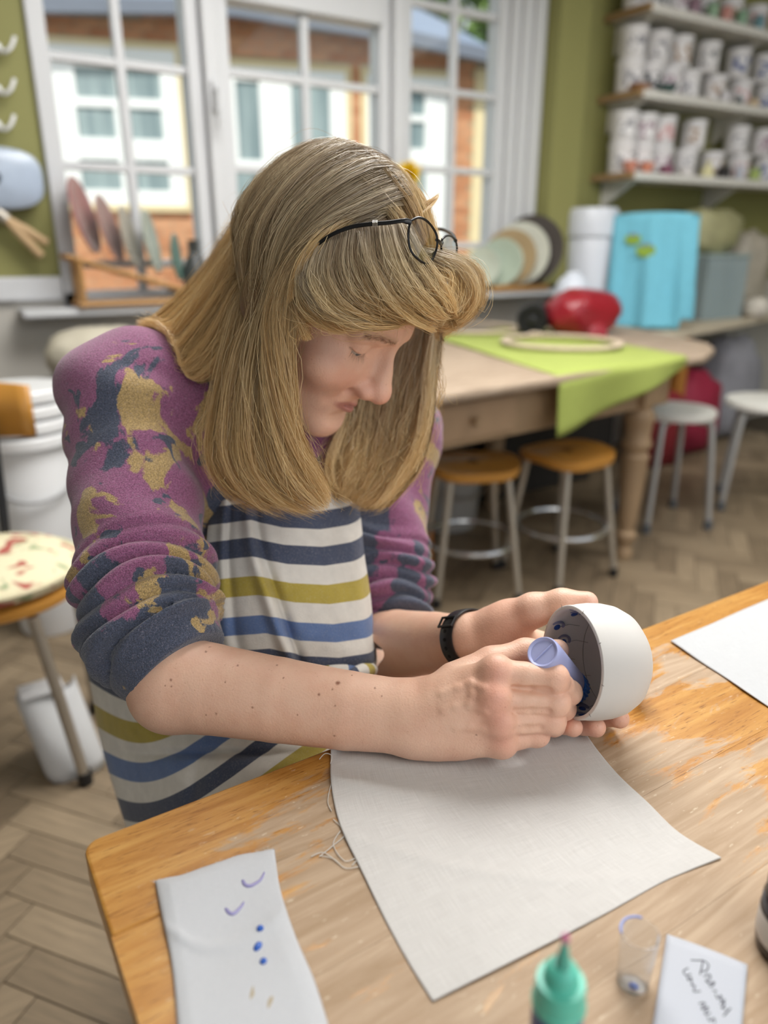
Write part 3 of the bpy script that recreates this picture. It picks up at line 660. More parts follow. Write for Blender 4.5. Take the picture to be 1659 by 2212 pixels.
blob('clay_lump', 'white lump of wrapped clay by the edge of the counter', 'clay', simple('clay_white', 'd9d2c6', .7, .15, 8), (c[0]+.30, c[1]-.12, CZ+.055), (.16, .13, .115), 35, .12)

# ================================================================ STOOLS
M_seat = simple('varnished_ply', 'c0883c', .35, .15, 10); M_seatw = simple('white_seat', 'd4d2cb', .45, .05)
def wood_stool(label, x, y, rot, sz=.475, lab_group=None):
    s = thing('wooden_stool', label, 'stool', (x, y, 0), lab_group); R = rotz(rot); o = np.array([x, y, 0])
    n = 40; V = []
    b = MB(); rings = []
    for k, (rr, zz) in enumerate(((.02, -.012), (.10, -.010), (.150, -.002), (.160, .004), (.160, -.012), (.152, -.03), (.10, -.028), (.02, -.028))):
        ring = []
        for j in range(n):
            a = 2*PI*j/n; ca, sa = math.cos(a), math.sin(a); e = (abs(ca)**3+abs(sa)**3)**(-1/3)
            p = np.array([rr*e*ca*.94, rr*e*sa*.88, 0]); p[2] = sz+zz-.9*(p[1]**2)*1.1-.25*(p[0]**2); ring.append(o+R@p)
        rings.append(ring+[ring[0]])
    b.grid(np.array(rings)); b.obj('seat', M_seat, s)
    feet = []
    for sx in (-1, 1):
        for sy in (-1, 1):
            top = o+R@np.array([.095*sx, .095*sy, sz-.042]); ft = o+R@np.array([.142*sx, .142*sy, .012]); feet.append((top, ft))
            l = MB().tube([top, ft], .0125, 10).obj('leg', M_steel, s)
            MB().lathe([(.015, -.011), (.016, .0), (.0145, .022)], ft, (0, 0, 1), 12, capb=True, capt=True).obj('rubber_foot', M_black, l)
    for zz, fr in ((.19, None),):
        t_ = (sz-.042-zz)/(sz-.054); rr = .095+(.047)*t_
        MB().tube([o+R@np.array([rr*1.30*math.cos(a), rr*1.30*math.sin(a), zz]) for a in np.linspace(0, 2*PI, 37)[:-1]], .010, 8, closed=True).obj('foot_ring', simple('chromed_ring', 'c6c6c6', .22, .05, 30, .9), s)
    MB().lathe([(.10, sz-.052), (.105, sz-.05), (.105, sz-.04), (.1, sz-.038)], o, n=24, capb=True, capt=True).obj('seat_plate', M_steel, s)
    return s
sa = onz(945, 1310, 0); sb = onz(1112, 1298, 0); dd = sb-sa; ang = math.atan2(dd[1], dd[0])
def stool_at(pxa, pxb, label):
    a = onz(*pxa, 0); c = onz(*pxb, 0); d = c-a; ang = math.atan2(d[1], d[0]); nn = np.array([-math.sin(ang), math.cos(ang), 0]); m = (a+c)/2+nn*.142
    wood_stool(label, m[0], m[1], ang)
stool_at((950, 1312), (1112, 1302), 'varnished wooden stool under the work table, beside the woman\'s elbow')
stool_at((1192, 1290), (1336, 1240), 'varnished wooden stool under the work table, next to its turned leg')
def white_stool(label, x, y, rot, sz=.50, rr=.168):
    s = thing('white_stool', label, 'stool', (x, y, 0)); o = np.array([x, y, 0]); R = rotz(rot)
    MB().lathe([(.02, sz-.004), (rr*.8, sz-.002), (rr*.97, sz-.006), (rr, sz-.018), (rr*.98, sz-.034), (rr*.8, sz-.04), (.02, sz-.04)], o, n=40, capb=True, capt=True).obj('seat', M_seatw, s)
    for k in range(4):
        a = PI/4+k*PI/2; d = R@np.array([math.cos(a), math.sin(a), 0])
        pts = catmull([o+d*.05+np.array([0, 0, sz-.05]), o+d*.13+np.array([0, 0, sz-.052]), o+d*.158+np.array([0, 0, sz-.085]), o+d*.20+np.array([0, 0, .012])], 16)
        l = MB().tube(pts, .0135, 10).obj('leg', simple('grey_tube', 'a9a8a6', .4, .06, 20, .4), s)
        MB().lathe([(.018, -.011), (.019, 0), (.017, .03)], pts[-1], (0, 0, 1), 12, capb=True, capt=True).obj('rubber_foot', simple('grey_rubber', '55585c', .7), l)
w1, w2, w3 = onz(1390, 1155, 0), onz(1540, 1145, 0), onz(1447, 1085, 0); cen = (w2+w3)/2
cen = w1+(w2-w1)*.5+nrm(np.array([-(w2-w1)[1], (w2-w1)[0], 0]))*.155
white_stool('white round stool with grey tube legs beside the turned table leg', cen[0], cen[1], math.atan2((w2-w1)[1], (w2-w1)[0]), .505)
w4 = onz(1567, 1112, 0); white_stool('white round stool with grey tube legs under the corner of the counter', w4[0]+.235, w4[1]+.02, .62, .50, .19)
# clutter below the tables
def bucket(name, label, x, y, r, h, col, group=None, handle=True, z=0.0):
    t = thing(name, label, 'bucket', (x, y, z), group); m = simple('bucket_'+col, col, .45, .06)
    MB().lathe([(r*.82, 0), (r*.84, .006), (r, h*.93), (r*.97, h*.93), (r*.8, .01)], (x, y, z+.002), n=28, capb=True).obj('body', m, t)
    MB().lathe([(r*1.0, h*.93), (r*1.06, h*.94), (r*1.06, h*.985), (r*1.0, h), (r*.7, h*.99)], (x, y, z+.002), n=28, capb=True, capt=True).obj('lid', m, t)
    if handle: MB().tube([(x-r*1.03, y, z+h*.85)]+[(x-r*1.05*math.cos(a), y-r*1.08*math.sin(a), z+h*.85-.25*r*math.sin(a)-.2*h*math.sin(a)) for a in np.linspace(.1, PI-.1, 14)]+[(x+r*1.03, y, z+h*.85)], .004, 6).obj('handle', M_steel, t)
bucket('bucket', 'pale grey bucket on the floor under the work table', 1.83, 2.42, .15, .30, 'a9a7a3'); bucket('bucket', 'white bucket under the work table behind the first wooden stool', 1.35, 2.35, .14, .32, 'b9b6b0')
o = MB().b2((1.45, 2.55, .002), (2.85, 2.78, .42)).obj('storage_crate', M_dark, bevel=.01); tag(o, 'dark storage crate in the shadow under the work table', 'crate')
bucket('bucket', 'white lidded tub on the dark crate under the work table', 2.3, 2.66, .10, .16, 'd4d2cc', None, False, .4215)
cp = onz(925, 1225, 0)
cb = thing('wooden_chair', 'orange varnished wooden chair back behind the woman\'s sleeve', 'chair', (cp[0]-.02, cp[1]+.02, 0)); M_op = simple('orange_varnish', 'b56a1e', .4, .15, 12)
for dx in (-.02, -.34): MB().box((cp[0]+dx, cp[1]-.02-dx*.2, .30), (.035, .03, .596), rotz(.1)).obj('back_post', M_op, cb, bevel=.004)
MB().box((cp[0]-.18, cp[1]+.016, .36), (.30, .018, .07), rotz(-.2)).obj('rail', M_op, cb, bevel=.003)
q = onz(1480, 1040, 0); blob('cloth_bag', 'dark red cloth bag on the floor behind the white stools', 'bag', simple('dark_red_cloth', '7a1620', .8, .3, 8), (q[0]+.12, q[1]+.30, .20), (.30, .26, .43), 41, .14)
blob('cloth_bag', 'crimson bag bulging under the end of the counter', 'bag', simple('crimson_cloth', '8e1a38', .7, .3, 8), (3.72, 2.66, .23), (.42, .3, .48), 43, .14)
blob('dust_sheet', 'grey and white bundled sheet stored under the counter', 'sheet', simple('grey_sheet', '8f8f96', .8, .4, 6), (4.25, 2.78, .31), (.46, .3, .64), 45, .16)
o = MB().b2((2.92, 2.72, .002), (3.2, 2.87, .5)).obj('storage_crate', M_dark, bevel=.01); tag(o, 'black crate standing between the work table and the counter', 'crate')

# ================================================================ LEFT SIDE: chair, tubs, bag
sc = onz(-14, 1250, .46); foot = onz(186, 1692, 0)
ch_ = thing('cafe_chair', 'metal legged chair with round wooden seat and curved wooden backrest', 'chair', (sc[0], sc[1], 0)); o3 = np.array([sc[0], sc[1], 0])
srad = np.linalg.norm(onz(124, 1280, .46)-sc)
MB().lathe([(.02, .46), (srad*.9, .458), (srad, .45), (srad*1.0, .435), (srad*.95, .428), (.02, .428)], o3, n=44, capb=True, capt=True).obj('seat', M_seat, ch_)
tp = onz(72, 1335, .425); bk = np.array([tp[0]-.05, tp[1]+.12, .42])
def cleg(a, c): l = MB().tube([a, c], .0125, 10).obj('leg', M_steel, ch_); MB().lathe([(.016, -.010), (.017, .0), (.015, .02)], c, (0, 0, 1), 12, capb=True, capt=True).obj('rubber_foot', M_black, l)
ftz = foot+np.array([0, 0, .012]); cleg(tp, ftz)
for k in (1, 2, 3):
    R = rotz(k*PI/2); a = o3+R@(np.append(tp[:2], 0)-o3); a[2] = .425; c = o3+R@(np.append(foot[:2], 0)-o3); c[2] = .012; cleg(a, c)
bp = P(22, 890, np.dot(sc-CC, CF)+.12); bdir = nrm(np.array([CR[0], CR[1], 0])*1.0+np.array([CF[0], CF[1], 0])*.25)
V = []
for i in range(13):
    u = -1+2*i/12; ctr = bp+bdir*(u*.17-.125)+np.array([bdir[1], -bdir[0], 0])*(-.05*(1-u*u)); hh = .066*(1-.1*u*u)
    V.append([ctr+np.array([0, 0, hh]), ctr+np.array([0, 0, -hh])])
MB().grid(np.array(V)).obj('backrest', M_seat, ch_, solid=.014)
for u in (-.75, .45):
    tpos = bp+bdir*(u*.17-.125)+np.array([bdir[1], -bdir[0], 0])*(-.05*(1-u*u)+.016); bpos = o3+nrm(np.append((tpos-o3)[:2], 0))*(srad*.9); bpos[2] = .42
    MB().tube([tpos+np.array([0, 0, .03]), (tpos+bpos)/2+np.array([0, 0, -.03]), bpos], .011, 8).obj('back_support', M_black, ch_)
# floral cushion
t = NT('floral_cotton'); co = t.coord(); n1 = t.noise(co, 16, 2, .5, .8); n2 = t.noise(t.coord(loc=(3, 1, 2)), 20, 2, .5, .6)
c1 = t.mix(t.ramp(n1.outputs[0], [(.60, 0.0), (.64, 1.0)]), lin('ddd5b4'), lin('a8564c')); c2 = t.mix(t.ramp(n2.outputs[0], [(.60, 0.0), (.65, 1.0)]), c1, lin('8f9f78')); t.P(Base_Color=c2, Roughness=.9); M_floral = t.m
cu = thing('seat_cushion', 'round floral cushion in cream, red and green on the chair', 'cushion', (sc[0], sc[1], .461))
MB().lathe([(.01, .062), (srad*.5, .06), (srad*.85, .048), (srad*1.01, .026), (srad*.98, .008), (srad*.8, .0015), (.01, .001)], (sc[0], sc[1], .46), n=44, capb=True, capt=True).obj('pad', M_floral, cu)
MB().tube([(sc[0]+srad*1.005*math.cos(a), sc[1]+srad*1.005*math.sin(a), .486) for a in np.linspace(0, 2*PI, 48)[:-1]], .005, 6, closed=True).obj('piping', simple('cream_piping', 'd8cfae', .9), cu)
# big white lidded tub
tc = P(78, 1100, 2.25); topz = P(78, 812, 2.25)[2]
wt = thing('lidded_tub', 'tall white plastic tub with stacked lids behind the chair', 'tub', (tc[0], tc[1], 0)); r = .125
MB().lathe([(r*.78, 0), (r*.8, .006), (r*.98, topz-.18), (r*.96, topz-.175)], (tc[0], tc[1], .002), n=36, capb=True, capt=True).obj('body', M_whiteP, wt)
for i in range(4): MB().lathe([(r*1.0, 0), (r*1.13, .005), (r*1.13, .030), (r*1.08, .037), (r*.2, .034)], (tc[0], tc[1], topz-.172+.043*i), n=36, capb=True, capt=True).obj('lid', M_whiteP, wt)
MB().tube([(tc[0]+1.04*r*math.cos(a), tc[1]+1.04*r*math.sin(a)-.004, topz-.22-.10*abs(math.sin(a))) for a in np.linspace(PI, 2*PI, 24)], .006, 6).obj('handle', simple('handle_grey', 'a9aaac', .4), wt)
# shelving trolley, teal tray, beige bag
q = P(240, 1000, 2.62); q[1] = min(q[1], 2.72); tr = thing('trolley', 'dark brown shelf trolley against the wall behind the woman', 'trolley', (q[0], q[1], 0)); M_br = simple('dark_brown_wood', '4a3424', .6, .2, 10)
for dx in (-.19, .19):
    for dy in (-.14, .14): MB().b2((q[0]+dx-.015, q[1]+dy-.015, .002), (q[0]+dx+.015, q[1]+dy+.015, .70)).obj('post', M_br, tr, bevel=.003)
for z in (.12, .40, .69): MB().b2((q[0]-.22, q[1]-.16, z), (q[0]+.22, q[1]+.16, z+.02)).obj('shelf_board', M_br, tr, bevel=.003)
o = MB().b2((q[0]-.21, q[1]-.155, .4215), (q[0]-.02, q[1]+.1, .50)).obj('tray', simple('teal_plastic', '3e6f6c', .5), bevel=.006); tag(o, 'teal plastic tray on the middle board of the trolley', 'tray')
o = MB().b2((q[0]-.21, q[1]-.155, .1415), (q[0]-.05, q[1]+.1, .21)).obj('tray', simple('pale_teal_plastic', '8fb5ac', .5), bevel=.006); tag(o, 'pale mint plastic tray on the lowest board of the trolley', 'tray')
blob('canvas_bag', 'beige canvas bag lying on top of the trolley', 'bag', simple('beige_canvas', 'bdb6a4', .85, .12, 12), (q[0]+.03, q[1], .7105+.083), (.38, .24, .18), 51, .1)
o = MB().tube([(q[0]-.17, q[1]-.148, .726), (q[0]+.12, q[1]-.15, .726)], .014, 8).obj('rolling_pin', simple('grey_rod', 'a2a09a', .5)); tag(o, 'grey rod lying at the edge of the trolley top', 'rod')
# white sack on the floor
q = onz(150, 1690, 0); V = []
sk = thing('paper_sack', 'white paper sack slumped on the floor behind the chair leg', 'sack', (q[0], q[1]+.09, 0))
a0, a1 = onz(118, 1702, 0), onz(232, 1660, 0); d = nrm(a1-a0); wv = np.linalg.norm(a1-a0); nn = np.array([-d[1], d[0], 0])
for i in range(9):
    s = i/8; row = []
    for j in range(25):
        a = 2*PI*j/24; e = (abs(math.cos(a))**4+abs(math.sin(a))**4)**-.25
        p = (a0+a1)/2+nn*.085+d*(wv*.56*e*math.cos(a)*(1-.05*s)-.03*s)+nn*(.085*e*math.sin(a)*(1-.93*s*s))+np.array([0, 0, .003+.20*s+.012*math.cos(3*a)*s])
        row.append(p)
    V.append(row)
b = MB(); b.grid(np.array(V)); b.obj('sack_body', simple('white_paper', 'c9cacb', .8, .06, 6), sk, solid=.003)
MB().box((a0+a1)/2+nn*.085+np.array([-.02, 0, .205])-d*.02, (wv*.8, .06, .012), rotz(math.atan2(d[1], d[0]))).obj('folded_top', simple('white_paper', ''), sk, bevel=.004)
# hanging scoop and hooks on the green wall
M_scoop = simple('pale_blue_polythene', 'a7b4c6', .25, .25, 14); ys = YW-.06
sp = thing('plastic_scoop', 'pale blue plastic scoop with two wooden handles hanging on the olive wall', 'scoop', tuple(ony(20, 400, ys)))
c0 = ony(8, 386, ys); c1 = ony(94, 386, ys); rw = c1[0]-c0[0]; zt, zb = ony(30, 318, ys)[2], ony(30, 454, ys)[2]; hz = (zt-zb)/2; zc = (zt+zb)/2
rings = []
for k, (sc_, dy) in enumerate(((.2, -.035), (.8, -.033), (.96, -.022), (1.0, 0), (.98, .02), (.9, .03), (.2, .032))):
    ring = []
    for j in range(41):
        a = 2*PI*j/40; ca, sa_ = math.cos(a), math.sin(a); e = (abs(ca)**3.2+abs(sa_)**3.2)**(-1/3.2); ring.append((c0[0]-.045+sc_*e*ca*(rw+.045), ys+dy, zc+sc_*e*sa_*hz))
    rings.append(ring)
b = MB(); b.grid(np.array(rings)); b.obj('scoop_body', M_scoop, sp)
hj = ony(4, 466, ys)
MB().tube([hj+np.array([-.03, 0, .03]), hj+np.array([.012, 0, -.012])], .022, 12).obj('ferrule', M_steel, sp)
for e in ((102, 525), (90, 553)): MB().tube([hj+np.array([.005, 0, -.005]), (hj+ony(*e, ys))/2, ony(*e, ys)], [.012, .016, .014], 10).obj('handle', simple('pale_beech', 'c0a27a', .6, .15, 14), sp)
for i, py in enumerate((105, 195, 272)):
    h = thing('wall_hook', '%s small white hook on the olive wall above the plastic scoop' % ('topmost', 'middle', 'lowest')[i], 'hook', tuple(ony(-6, py, YW)), 'white hooks on the olive wall')
    c = ony(-6, py, YW); MB().lathe([(.016, 0), (.016, .006), (.01, .01)], c, (0, -1, 0), 14, capb=True, capt=True).obj('plate', M_whiteP, h)
    MB().tube(catmull([c+np.array([0, -.008, 0]), c+np.array([.015, -.04, -.015]), c+np.array([.035, -.05, .0]), c+np.array([.05, -.045, .03])], 12), .006, 8).obj('prong', M_whiteP, h)
# ================================================================ FRONT TABLE
TT = .75; EDGE = .455; X0T, X1T, Y0T = .037, 1.45, -.42
t = NT('worn_varnished_oak'); gp = t.n('ShaderNodeNewGeometry').outputs['Position']; oi = t.n('ShaderNodeObjectInfo')
def pmap(scale, rot=(0, 0, 0)):
    mp = t.n('ShaderNodeMapping'); t.t.links.new(gp, mp.inputs[0]); mp.inputs['Scale'].default_value = scale; mp.inputs['Rotation'].default_value = rot; return mp.outputs[0]
off = t.n('ShaderNodeVectorMath', operation='ADD'); t.t.links.new(gp, off.inputs[0])
cmb = t.n('ShaderNodeCombineXYZ', i_0=t.math('MULTIPLY', oi.outputs['Random'], 3.0), i_1=0.0, i_2=t.math('MULTIPLY', oi.outputs['Random'], 5.0)); t.t.links.new(cmb.outputs[0], off.inputs[1])
mp = t.n('ShaderNodeMapping'); t.t.links.new(off.outputs[0], mp.inputs[0]); mp.inputs['Scale'].default_value = (2.2, 26, 26); gco = mp.outputs[0]
g1 = t.noise(gco, 3.0, 7, .62, 1.4); 
mp2 = t.n('ShaderNodeMapping'); t.t.links.new(off.outputs[0], mp2.inputs[0]); mp2.inputs['Scale'].default_value = (22, 260, 260)
g2 = t.noise(mp2.outputs[0], 3.0, 3, .6, .3)
varn = t.ramp(g1.outputs[0], [(.25, '9a6322'), (.48, 'b37f3b'), (.72, 'c69853')])
varn = t.mix(t.ramp(g2.outputs[0], [(.30, 1.0), (.42, 0.0)]), varn, lin('7a4a18'))
bare = t.ramp(g1.outputs[0], [(.25, '957a5a'), (.5, 'aa9176'), (.75, 'bea78c')])
xyz = t.sep(gp)
wn = t.noise(pmap((7, 26, 1)), 1.0, 6, .68, .5); wn2 = t.noise(pmap((2.2, 7, 1)), 1.0, 4, .55, .4)
# wear: most in the middle of the table, little along the varnished edge
ed = t.math('SUBTRACT', t.math('MULTIPLY', t.math('SUBTRACT', EDGE-.02, xyz[1]), 4.2), .10); ex = t.math('MULTIPLY', t.math('SUBTRACT', xyz[0], .06), 3.2)
pos = t.math('MINIMUM', t.math('MINIMUM', ed, ex), .145)
pos = t.math('SUBTRACT', pos, t.math('MINIMUM', t.math('MAXIMUM', t.math('MULTIPLY', t.math('SUBTRACT', xyz[0], .37), 1.1), 0.0), .17))
wear = t.math('ADD', t.math('ADD', t.math('MULTIPLY', wn.outputs[0], 1.15), t.math('MULTIPLY', wn2.outputs[0], .75)), pos)
wm = t.ramp(wear, [(.0, 0.0), (.93, 0.0), (1.08, 1.0)])
scn = t.noise(pmap((90, 330, 1)), 1.0, 3, .6); scm = t.ramp(scn.outputs[0], [(.66, 0.0), (.72, .6)])
wear_s = t.ramp(wear, [(.70, 0.0), (.95, 1.0)])
scratch = t.math('MULTIPLY', scm, wear_s)
colr = t.mix(wm, varn, bare); colr = t.mix(scratch, colr, lin('d6c6ae'))
t.P(Base_Color=colr, Roughness=t.math('ADD', t.math('MULTIPLY', wm, .35), .30)); t.bump(t.math('ADD', g2.outputs[0], t.math('MULTIPLY', wm, -.6)), .16, .0006); M_top = t.m
tbl = thing('oak_table', 'worn varnished wooden table the woman leans on', 'table', (.75, 0, 0))
nb = 10; bw = (EDGE-Y0T)/nb; rc = .012
for i in range(nb):
    ya, yb_ = EDGE-bw*(i+1)+.0001, EDGE-bw*i-.0001
    if i == 0:
        arc = [(X0T+rc-rc*math.cos(a), yb_-rc+rc*math.sin(a)) for a in np.linspace(0, PI/2, 7)]
        poly = [(X0T, ya)]+arc+[(X1T, yb_), (X1T, ya)]; poly = poly[::-1]
        MB().prism(poly, TT-.026, TT).obj('board', M_top, tbl, smooth=False, bevel=.0022)
    else: MB().b2((X0T, ya, TT-.026), (X1T, yb_, TT)).obj('board', M_top, tbl, smooth=False)
M_under = simple('table_frame_wood', '7d5526', .5, .2, 10)
MB().b2((X0T+.07, EDGE-.075, TT-.10), (X1T-.07, EDGE-.055, TT-.0265)).obj('apron', M_under, tbl, bevel=.002)
MB().b2((X0T+.06, Y0T+.07, TT-.10), (X0T+.08, EDGE-.08, TT-.0265)).obj('apron', M_under, tbl, bevel=.002)
MB().b2((X0T+.07, Y0T+.05, TT-.10), (X1T-.07, Y0T+.07, TT-.0265)).obj('apron', M_under, tbl, bevel=.002)
for x in (X0T+.09, X1T-.1):
    for y in (EDGE-.10, Y0T+.10): MB().box((x, y, (TT-.0285)/2+.001), (.04, .04, TT-.0285), taper=1.3).obj('leg', M_under, tbl, bevel=.004)

# ================================================================ CLOTHS AND THINGS ON THE TABLE
def linenmat(name, a, c, sc=1.0):
    t = NT(name); uv = t.n('ShaderNodeTexCoord').outputs['UV']
    def mp(s, r=0):
        x = t.n('ShaderNodeMapping'); t.t.links.new(uv, x.inputs[0]); x.inputs['Scale'].default_value = s; x.inputs['Rotation'].default_value = (0, 0, r); return x.outputs[0]
    w1 = t.noise(mp((3*sc, 160*sc, 1)), 3, 4, .65); w2 = t.noise(mp((160*sc, 3*sc, 1)), 3, 4, .65); pl = t.noise(mp((4, 4, 1)), 2, 4)
    s = t.math('ADD', w1.outputs[0], w2.outputs[0])
    t.P(Base_Color=t.ramp(t.math('MULTIPLY', s, .5), [(.36, a), (.62, c)]), Roughness=.9)
    t.bump(t.math('ADD', s, t.math('MULTIPLY', pl.outputs[0], .5)), .35, .0006); t.b.inputs['Sheen Weight'].default_value = .15; return t.m
M_linen = linenmat('white_linen', 'bebbb8', 'd3d1ce'); M_calico = linenmat('white_calico', 'b8bbc0', 'c7c9cd', 1.6)
def with_uv(b, name, mat, uvs, parent=None, solid=0.0, angle=80):
    me = b.mesh(name); me.materials.append(mat); ul = me.uv_layers.new(name='UVMap')
    vi = np.empty(len(me.loops), int); me.loops.foreach_get('vertex_index', vi); ul.data.foreach_set('uv', np.asarray(uvs, float)[vi].ravel())
    return finish(me, name, parent, True, 0, angle, solid)
def coons(top, bot, lef, rig, nu, nv):
    """edges as pixel polylines: top/bot run left->right, lef/rig run top->bottom"""
    T, B = catmull(top, nu), catmull(bot, nu); L, R = catmull(lef, nv), catmull(rig, nv); u = np.linspace(0, 1, nu)[None, :, None]; v = np.linspace(0, 1, nv)[:, None, None]
    return (1-v)*T[None]+v*B[None]+(1-u)*L[:, None]+u*R[:, None]-((1-u)*(1-v)*T[0]+u*(1-v)*T[-1]+(1-u)*v*B[0]+u*v*B[-1])
def cloth(px, z0, zf, mat, name, label, solid, part='cloth'):
    nv, nu = px.shape[:2]; W = np.array([[onz(px[i, j, 0], px[i, j, 1], z0) for j in range(nu)] for i in range(nv)])
    uu, vv = np.meshgrid(np.linspace(0, 1, nu), np.linspace(0, 1, nv)); W[..., 2] += zf(uu, vv, W)
    th = thing(name, label, 'cloth', tuple(W[nv//2, nu//2]))
    uv = np.stack([uu, vv], -1).reshape(-1, 2); o = with_uv(MB().grid(W), part, mat, uv, th, solid); return th, W
rg = np.random.default_rng(2)
ej = lambda pts, a: [(x+rg.normal()*a, y+rg.normal()*a) for x, y in pts]
px = coons(ej([(712, 1622), (800, 1612), (900, 1606), (1050, 1600), (1180, 1588), (1258, 1574)], 1.5), ej([(936, 2166), (1050, 2108), (1185, 2042), (1300, 1982), (1420, 1912), (1490, 1882), (1556, 1858)], 2),
           ej([(712, 1622), (718, 1700), (735, 1790), (778, 1880), (830, 1985), (880, 2075), (936, 2166)], 1.5), ej([(1258, 1574), (1295, 1630), (1340, 1680), (1400, 1735), (1470, 1800), (1556, 1858)], 1.5), 90, 90)
def zlinen(u, v, W):
    z = .0009+.0006*np.sin(7*u+3*v)*np.sin(5*v)+.0009*np.exp(-((u*.9+.35-v)/.03)**2)*np.exp(-((v-.6)/.3)**2)
    z += .0022*np.exp(-((v-.13-.5*u)/.03)**2)*np.exp(-(u/.28)**2)+.0016*np.exp(-((v-.05-.25*u)/.025)**2)*np.exp(-((u-.2)/.2)**2)
    z += .011*np.exp(-(u/.045)**2-(v/.03)**2)
    return z
lin_t, LW = cloth(px, TT, zlinen, M_linen, 'linen_cloth', 'square of white linen with raw edges under the woman\'s hands', .0007)
M_thread = simple('linen_thread', 'cfcac2', .9)
def thread(pts, par_, r=.00035):
    MB().tube(catmull([onz(x, y, TT+h) for x, y, h in pts], 24), r, 5).obj('loose_thread', M_thread, par_)
thread([(716, 1690, .001), (708, 1730, .001), (716, 1752, .0008)], lin_t); thread([(720, 1770, .001), (745, 1800, .001), (715, 1830, .001), (690, 1850, .001)], lin_t)
thread([(735, 1795, .001), (720, 1825, .001), (745, 1860, .001), (775, 1850, .001), (760, 1870, .001)], lin_t); thread([(690, 1848, .001), (720, 1855, .001), (745, 1875, .001), (775, 1872, .001)], lin_t)
thread([(690, 1640, .004), (702, 1628, .008), (716, 1632, .008), (714, 1650, .004)], lin_t); thread([(672, 1850, .001), (700, 1842, .001), (735, 1868, .001)], lin_t)
# folded strip with slip marks
topE = [(337, 1908), (365, 1903), (395, 1898), (440, 1882), (480, 1868), (520, 1853), (556, 1846), (592, 1838)]
px = coons(topE, [(395, 2420), (560, 2420), (760, 2400)], [(337, 1908), (352, 1985), (372, 2080), (382, 2170), (390, 2290), (395, 2420)], [(592, 1838), (606, 1930), (640, 2035), (680, 2130), (720, 2260), (760, 2400)], 60, 90)
def zstrip(u, v, W):
    z = .0042+.0012*np.sin(4*u+6*v)+.0014*np.exp(-((v-.26-.12*np.sin(u*3))/.03)**2)+.001*np.sin(11*v+3*u)
    e = np.minimum(np.minimum(u, 1-u)*7, np.minimum(v*14, 1)); return z*np.clip(.3+.7*np.sqrt(np.clip(e, 0, 1)), 0, 1)
st_t, SW = cloth(px, TT, zstrip, M_calico, 'calico_strip', 'folded white cloth strip with blue dots and lilac slip marks', .0012)
# solid body under the fold
b = MB(); fr = []
for k in range(420):
    s = rg.uniform(0, 1); p0 = catmull(topE, 200)[int(s*199)]; q = onz(p0[0], p0[1], TT+.0015); d = np.array([-.2+rg.normal()*.35, 1.0, .15+rg.normal()*.2]); L = rg.uniform(.0008, .0034)
    e = np.array([1, .2, 0])*.00012; b.add([q-e, q+e, q+d*L+e*.3, q+d*L-e*.3], [(0, 1, 2, 3)])
b.obj('frayed_edge', M_calico, st_t, smooth=False)['kind'] = 'stuff'
def onstrip(px_, py_):
    p = onz(px_, py_, TT+.004); k = np.argmin(((SW-p)[..., :2]**2).sum(-1)); zz = SW.reshape(-1, 3)[k, 2]; return onz(px_, py_, zz+.0006)
M_lilac = simple('lilac_slip', '8b86b4', .25, .08); M_blue = simple('cobalt_slip', '2c5cb4', .25, .12); M_tan = simple('tan_stain', 'a99a80', .7, .2)
for pts in ([(524, 1901), (529, 1911), (540, 1914), (553, 1908), (564, 1899), (571, 1884)], [(487, 1962), (495, 1972), (504, 1974), (514, 1966), (522, 1957), (527, 1948)]):
    P3 = catmull([onstrip(*p) for p in pts], 22); MB().tube(P3, np.linspace(.0013, .0009, 22)*np.interp(np.linspace(0, 1, 22), [0, .12, .4, .85, 1], [.6, 1, 1.2, .95, .55]), 10, flat=.7).obj('slip_mark', M_lilac, st_t)
for x, y, s in ((562, 2006, (1, 1)), (557, 2045, (1.5, 1)), (569, 2077, (.95, .95))):
    c = onstrip(x, y); MB().lathe([(.0021, -.0005), (.0022, .0003), (.0017, .0012), (.0008, .0017), (.0001, .0018)], c, (0, 0, 1), 18, capb=True, xref=(.8, .6, 0), scale=s).obj('slip_dot', M_blue, st_t)
for pts in ([(547, 2130), (545, 2148), (541, 2160)], [(588, 2152), (584, 2162), (578, 2180)]):
    MB().tube([onstrip(*p)-np.array([0, 0, .0002]) for p in pts], [.0009, .0015, .0007], 8, flat=.25, up=(0, 0, 1)).obj('stain', M_tan, st_t)
# cloth at the right edge of the table
px = coons([(1448, 1388), (1530, 1352), (1600, 1320), (1680, 1288), (1800, 1240)], [(1660, 1530), (1740, 1560), (1820, 1600), (1900, 1640), (1990, 1690)], [(1448, 1388), (1500, 1424), (1560, 1462), (1610, 1498), (1660, 1530)], [(1800, 1240), (1850, 1350), (1900, 1470), (1950, 1600), (1990, 1690)], 40, 40)
cloth(px, TT, lambda u, v, W: .0012+.0012*np.sin(6*u+2)*np.sin(5*v+1)**2, linenmat('plain_white_cotton', 'b4b6b9', 'c4c6c8', 1.2), 'cotton_cloth', 'plain white cotton cloth at the far end of the table', .0007)
